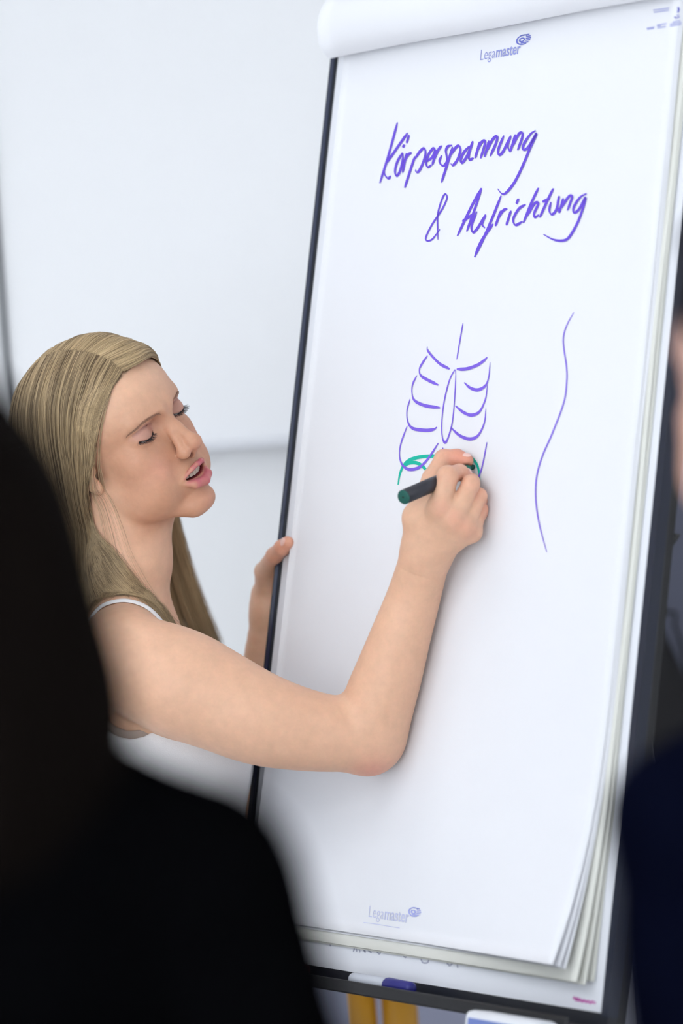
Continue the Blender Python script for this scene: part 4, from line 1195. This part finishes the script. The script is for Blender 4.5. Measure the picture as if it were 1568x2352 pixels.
# eyebrows and lashes
def brow(sg, n, seed):
    r = np.random.default_rng(seed)
    c = catmull([(15 * sg, 94, 9.5), (24 * sg, 92, 12.5), (36 * sg, 86, 14.0), (47 * sg, 76, 11.5), (54 * sg, 68, 6.5)], 8)
    out = []
    for i in range(n):
        t = r.random() ** 0.9
        q = c[int(t * (len(c) - 1))]; q2 = c[min(int(t * (len(c) - 1)) + 2, len(c) - 1)]; q1 = c[max(int(t * (len(c) - 1)) - 2, 0)]
        dr = (q2 - q1) / (np.linalg.norm(q2 - q1) + 1e-9)
        wdt = (3.6 - 2.6 * t)
        z = r.uniform(-1, 1) * wdt
        p = q + np.array([0, 0, z]); dd = dr * 1.0 + np.array([0, 0, 0.55 - 0.9 * t - 0.25 * z]); dd /= np.linalg.norm(dd)
        L = r.uniform(4, 7.5) * (1 - 0.3 * t)
        P = np.array([p + dd * L * k / 4 for k in range(5)])
        out.append(P)
    out = np.array(out)
    P = from_head(out.reshape(-1, 3))
    for it in range(3):
        P32 = P.astype(np.float32); d0 = sdf_head(P32)
        g = np.stack([(sdf_head(P32 + f32(v)) - d0) for v in ([1e-3, 0, 0], [0, 1e-3, 0], [0, 0, 1e-3])], 1); g /= np.linalg.norm(g, axis=1, keepdims=True) + 1e-9
        P = P - g * (d0 - 0.0006)[:, None]
    return P.reshape(out.shape)
for sg in (1, -1):
    hair_obj('eyebrow', brow(sg, 520, 41 + sg), 0.00009, M_brow, woman, 0.3)
    r = np.random.default_rng(51 + sg); out = []
    for i in range(120):
        a_ = r.uniform(-15.0, 13.5)
        for row in range(2):
            x_ = 33.5 + a_
            z_ = -6.6 + 0.020 * a_ * a_
            y_ = 68.5 + math.sqrt(max(14.0 ** 2 - a_ * a_ - (z_ + 1) ** 2, 4))
            L = r.uniform(6.0, 9.5) * (1.0 + 0.02 * a_)
            dx = a_ * 0.045 + r.normal(0, 0.12)
            pts_ = []
            for k in range(6):
                s_ = k / 5 * L
                pts_.append(((x_ + dx * s_) * sg, y_ + s_ * 0.52, z_ - s_ * 0.80 + 0.050 * s_ * s_))
            out.append(pts_)
    hair_obj('eyelashes', from_head(np.array(out).reshape(-1, 3)).reshape(-1, 6, 3), 0.00010, M_lash, woman, 0.25)

# ------------------------------------------------------------------ two listeners in front, close to the lens
def listener(label, head, yaw, sh_half, sh_drop, back, hair_len, hair_cols, cloth_cols, arm_r, skin_col, hair_fn, elbow_out=0.045, side=0.0):
    """standing figure; yaw turns the facing direction (0 = towards the back wall, positive = towards the left)"""
    f_ = np.array([-math.sin(yaw), math.cos(yaw), 0]); r_ = np.array([math.cos(yaw), math.sin(yaw), 0]); z_ = np.array([0, 0, 1.0])
    base = head.copy(); base[2] = 0
    e = empty('person', base, label, 'person')
    R = np.stack([r_, f_, z_], 1)
    L = lambda x, y, z: head + r_ * (x + side * min(max(-z * 6, 0), 1)) + f_ * y + z_ * z     # the body leans a little under the head
    gz = lambda zz: zz - head[2]
    hip_z = gz(head[2] * 0.59)
    knee_z = gz(head[2] * 0.32)
    def hand(P, sx_):
        wr = L(sx_ * (sh_half + 0.035), 0.03 + back, hip_z - 0.03)
        d = rcone(P, wr, wr + [0, 0, -0.07], 0.026, 0.030)
        for k in range(4):
            o = f_ * (0.026 - 0.0175 * k)
            ln = (0.068, 0.078, 0.072, 0.058)[k]
            d = smin(d, rcone(P, wr + o + [0, 0, -0.075], wr + o * 1.05 - r_ * sx_ * 0.010 + [0, 0, -0.075 - ln * 0.55], 0.0095, 0.0088), 0.004)
            d = np.minimum(d, rcone(P, wr + o * 1.05 - r_ * sx_ * 0.010 + [0, 0, -0.075 - ln * 0.55], wr + o * 1.05 - r_ * sx_ * 0.026 + [0, 0, -0.075 - ln], 0.0088, 0.0072))
        d = smin(d, rcone(P, wr + f_ * 0.022 + [0, 0, -0.03], wr + f_ * 0.046 + [0, 0, -0.075], 0.013, 0.010), 0.008)
        return smin(d, rcone(P, wr + f_ * 0.046 + [0, 0, -0.075], wr + f_ * 0.046 + [0, 0, -0.10], 0.010, 0.0085), 0.004)
    def sdf_hd(P):
        q = (((P - f32(head)) @ f32(R)) / np.float32(0.001)).astype(np.float32)
        return head_local(q) * np.float32(0.00092)
    head_near = inside_ball(sdf_hd, head, 0.19)
    def sdf_skin(P):
        d = head_near(P)
        d = smin(d, rcone(P, L(0, -0.012, -0.06), L(0, -0.015 + back, -0.18), 0.051, 0.056), 0.02)
        return d
    hand_near = {sx_: inside_ball(lambda P, sx_=sx_: hand(P, sx_), L(sx_ * (sh_half + 0.035), 0.03 + back, hip_z - 0.11), 0.16) for sx_ in (1, -1)}
    def sdf_skin_all(P):
        d = sdf_skin(P)
        for sx_ in (1, -1): d = np.minimum(d, hand_near[sx_](P))
        d = np.minimum(d, rcone(P, L(0, back, -0.16), L(0, back, -0.30), 0.055, 0.08))
        for sx_ in (1, -1): d = smin(d, rcone(P, L(sx_ * (sh_half + 0.028), back + 0.02, hip_z + 0.10), L(sx_ * (sh_half + 0.035), 0.03 + back, hip_z - 0.03), 0.03, 0.025), 0.01)
        return d
    ctr = L(0, back, -0.3)
    p_, q_ = sdf_mesh(sdf_skin_all, L(0, 0, hip_z - 0.22) - np.array([0.42, 0.42, 0]), L(0, 0, 0.16) + np.array([0.42, 0.42, 0]), 0.005, 1.6)
    ms = mat('listener_skin', skin_col, 0.5, noise=0.03)
    fast_mesh('body', p_, q_, ms, e)
    # jacket
    def sdf_jacket(P):
        d = rcone(P, L(-0.06, back, -sh_drop - 0.02), L(0.06, back, -sh_drop - 0.02), 0.085, 0.085)
        d = smin(d, ell(P, L(0, back + 0.01, -sh_drop - 0.15), (sh_half * 0.98, 0.125, 0.20), R), 0.05)
        d = smin(d, ell(P, L(0, back + 0.01, (hip_z - sh_drop) * 0.62), (sh_half * 0.92, 0.125, 0.26), R), 0.06)
        d = smin(d, ell(P, L(0, back, hip_z), (sh_half * 0.98, 0.135, 0.16), R), 0.05)
        d = smin(d, rcone(P, L(0, back, -sh_drop + 0.05), L(0, back, -sh_drop - 0.05), 0.068, 0.09), 0.03)
        for sx_ in (1, -1):
            s0 = L(sx_ * sh_half, back, -sh_drop - 0.015); s1 = L(sx_ * (sh_half + elbow_out), back - 0.02, -sh_drop - 0.30); s2 = L(sx_ * (sh_half + 0.035), back + 0.03, hip_z - 0.015)
            d = smin(d, rcone(P, L(sx_ * 0.05, back, -sh_drop + 0.025), s0, 0.055, arm_r), 0.03)
            d = smin(d, rcone(P, s0, s1, arm_r, arm_r * 0.9), 0.015)
            d = smin(d, rcone(P, s1, s2, arm_r * 0.9, arm_r * 0.7), 0.01)
        d = d + 0.0015 * np.sin(P[:, 2] * 60 + P[:, 0] * 40)
        d = smax(d, np.float32(head[2] + hip_z - 0.10) - P[:, 2], 0.01)
        return smax(d, -rcone(P, L(0, back, -sh_drop + 0.00), L(0, back - 0.01, -sh_drop + 0.30), 0.052, 0.075), 0.006)
    p_, q_ = sdf_mesh(sdf_jacket, L(0, 0, hip_z - 0.2) - np.array([0.42, 0.42, 0]), L(0, 0, 0.05) + np.array([0.42, 0.42, 0]), 0.006, 1.6)
    fast_mesh('jacket', p_, q_, mat('listener_jacket', cloth_cols[0], 0.9, noise=0.2, scale=30, bump=0.2, bscale=300, spec=0.0), e)
    def sdf_legs(P):
        d = ell(P, L(0, back, hip_z + 0.02), (sh_half * 0.92, 0.125, 0.13), R)
        for sx_ in (1, -1):
            a_ = L(sx_ * 0.09, back, hip_z - 0.04); k_ = L(sx_ * 0.095, back + 0.015, knee_z); n_ = L(sx_ * 0.10, back - 0.01, gz(0.09))
            d = smin(d, rcone(P, a_, k_, 0.092, 0.066), 0.03); d = smin(d, rcone(P, k_, n_, 0.066, 0.052), 0.01)
        return smax(d, np.float32(0.07) - P[:, 2], 0.004)
    p_, q_ = sdf_mesh(sdf_legs, L(0, 0, gz(0.0)) - np.array([0.35, 0.35, 0]), L(0, 0, hip_z + 0.2) + np.array([0.35, 0.35, 0]), 0.008, 1.6)
    fast_mesh('trousers', p_, q_, mat('listener_trousers', cloth_cols[1], 0.9, noise=0.2, scale=30, spec=0.0), e)
    for sx_ in (1, -1):
        n_ = L(sx_ * 0.10, back - 0.02, gz(0.0))
        def sdf_sh2(P):
            d = rcone(P, n_ + f_ * -0.02 + [0, 0, 0.05], n_ + f_ * 0.17 + [0, 0, 0.03], 0.046, 0.036)
            d = smin(d, rcone(P, n_ + [0, 0, 0.06], n_ + [0, 0, 0.11], 0.045, 0.042), 0.02)
            return smax(d, -P[:, 2], 0.003)
        p_, q_ = sdf_mesh(sdf_sh2, n_ - np.array([0.25, 0.25, 0.02]), n_ + np.array([0.25, 0.25, 0.17]), 0.006)
        fast_mesh('shoe', p_, q_, M_shoe, e)
    def sdf_hair(P):
        q = (((P - f32(head)) @ f32(R)) / np.float32(0.001)).astype(np.float32)
        return hair_fn(q) * np.float32(0.0009)
    p_, q_ = sdf_mesh(sdf_hair, L(0, 0, -hair_len) - np.array([0.22, 0.22, 0]), L(0, 0, 0.18) + np.array([0.22, 0.22, 0]), 0.0045, 1.6)
    fast_mesh('hair', p_, q_, mat('listener_hair', hair_cols, 0.8, noise=0.35, scale=70, bump=0.6, bscale=160, spec=0.02), e)
    return e

def long_hair(q):
    d = ell(q, (0, -14, 30), (100, 116, 92))
    w = 5 * np.sin(q[:, 0] * 0.11) * np.sin(q[:, 2] * 0.03 + 1)
    d = smin(d, ell(q, (0, -40, -55), (124, 80, 130)), 40) + w * 0.5
    face = ell(q, (0, 95, -35), (62, 60, 95))
    d = smax(d, -face, 14)
    return smax(d, -205 - q[:, 2], 10)
def short_hair(q):
    d = ell(q, (0, -12, 36), (83, 103, 84))
    d = smin(d, ell(q, (0, 40, 92), (56, 50, 26)), 24)
    yl = np.interp(q[:, 2], [-70, -50, -25, 0, 20, 45, 62, 80, 120], [-40, -22, 4, 24, 44, 60, 78, 96, 130]).astype(np.float32)
    d = smax(d, (q[:, 1] - yl) * 0.8, 8) + 2.0 * np.sin(q[:, 0] * 0.25) * np.sin(q[:, 1] * 0.2)
    return smax(d, -62 - q[:, 2], 6)
listener('person with long dark hair in black clothes watching from close to the camera', W(-300, 1350, 1.8), 0.0, 0.147, 0.140, 0.0, 0.26, lin(9, 6, 5),
         (lin(4, 4, 5), lin(5, 5, 7)), 0.049, lin(214, 168, 142), long_hair, 0.085)
listener('short haired person in a dark navy jacket partly seen beside the flipchart', W(1868, 850, 2.4), 0.62, 0.158, 0.262, -0.03, 0.12, lin(24, 18, 18),
         (lin(6, 8, 22), lin(8, 8, 12)), 0.056, lin(214, 164, 146), short_hair, 0.024, 0.014)
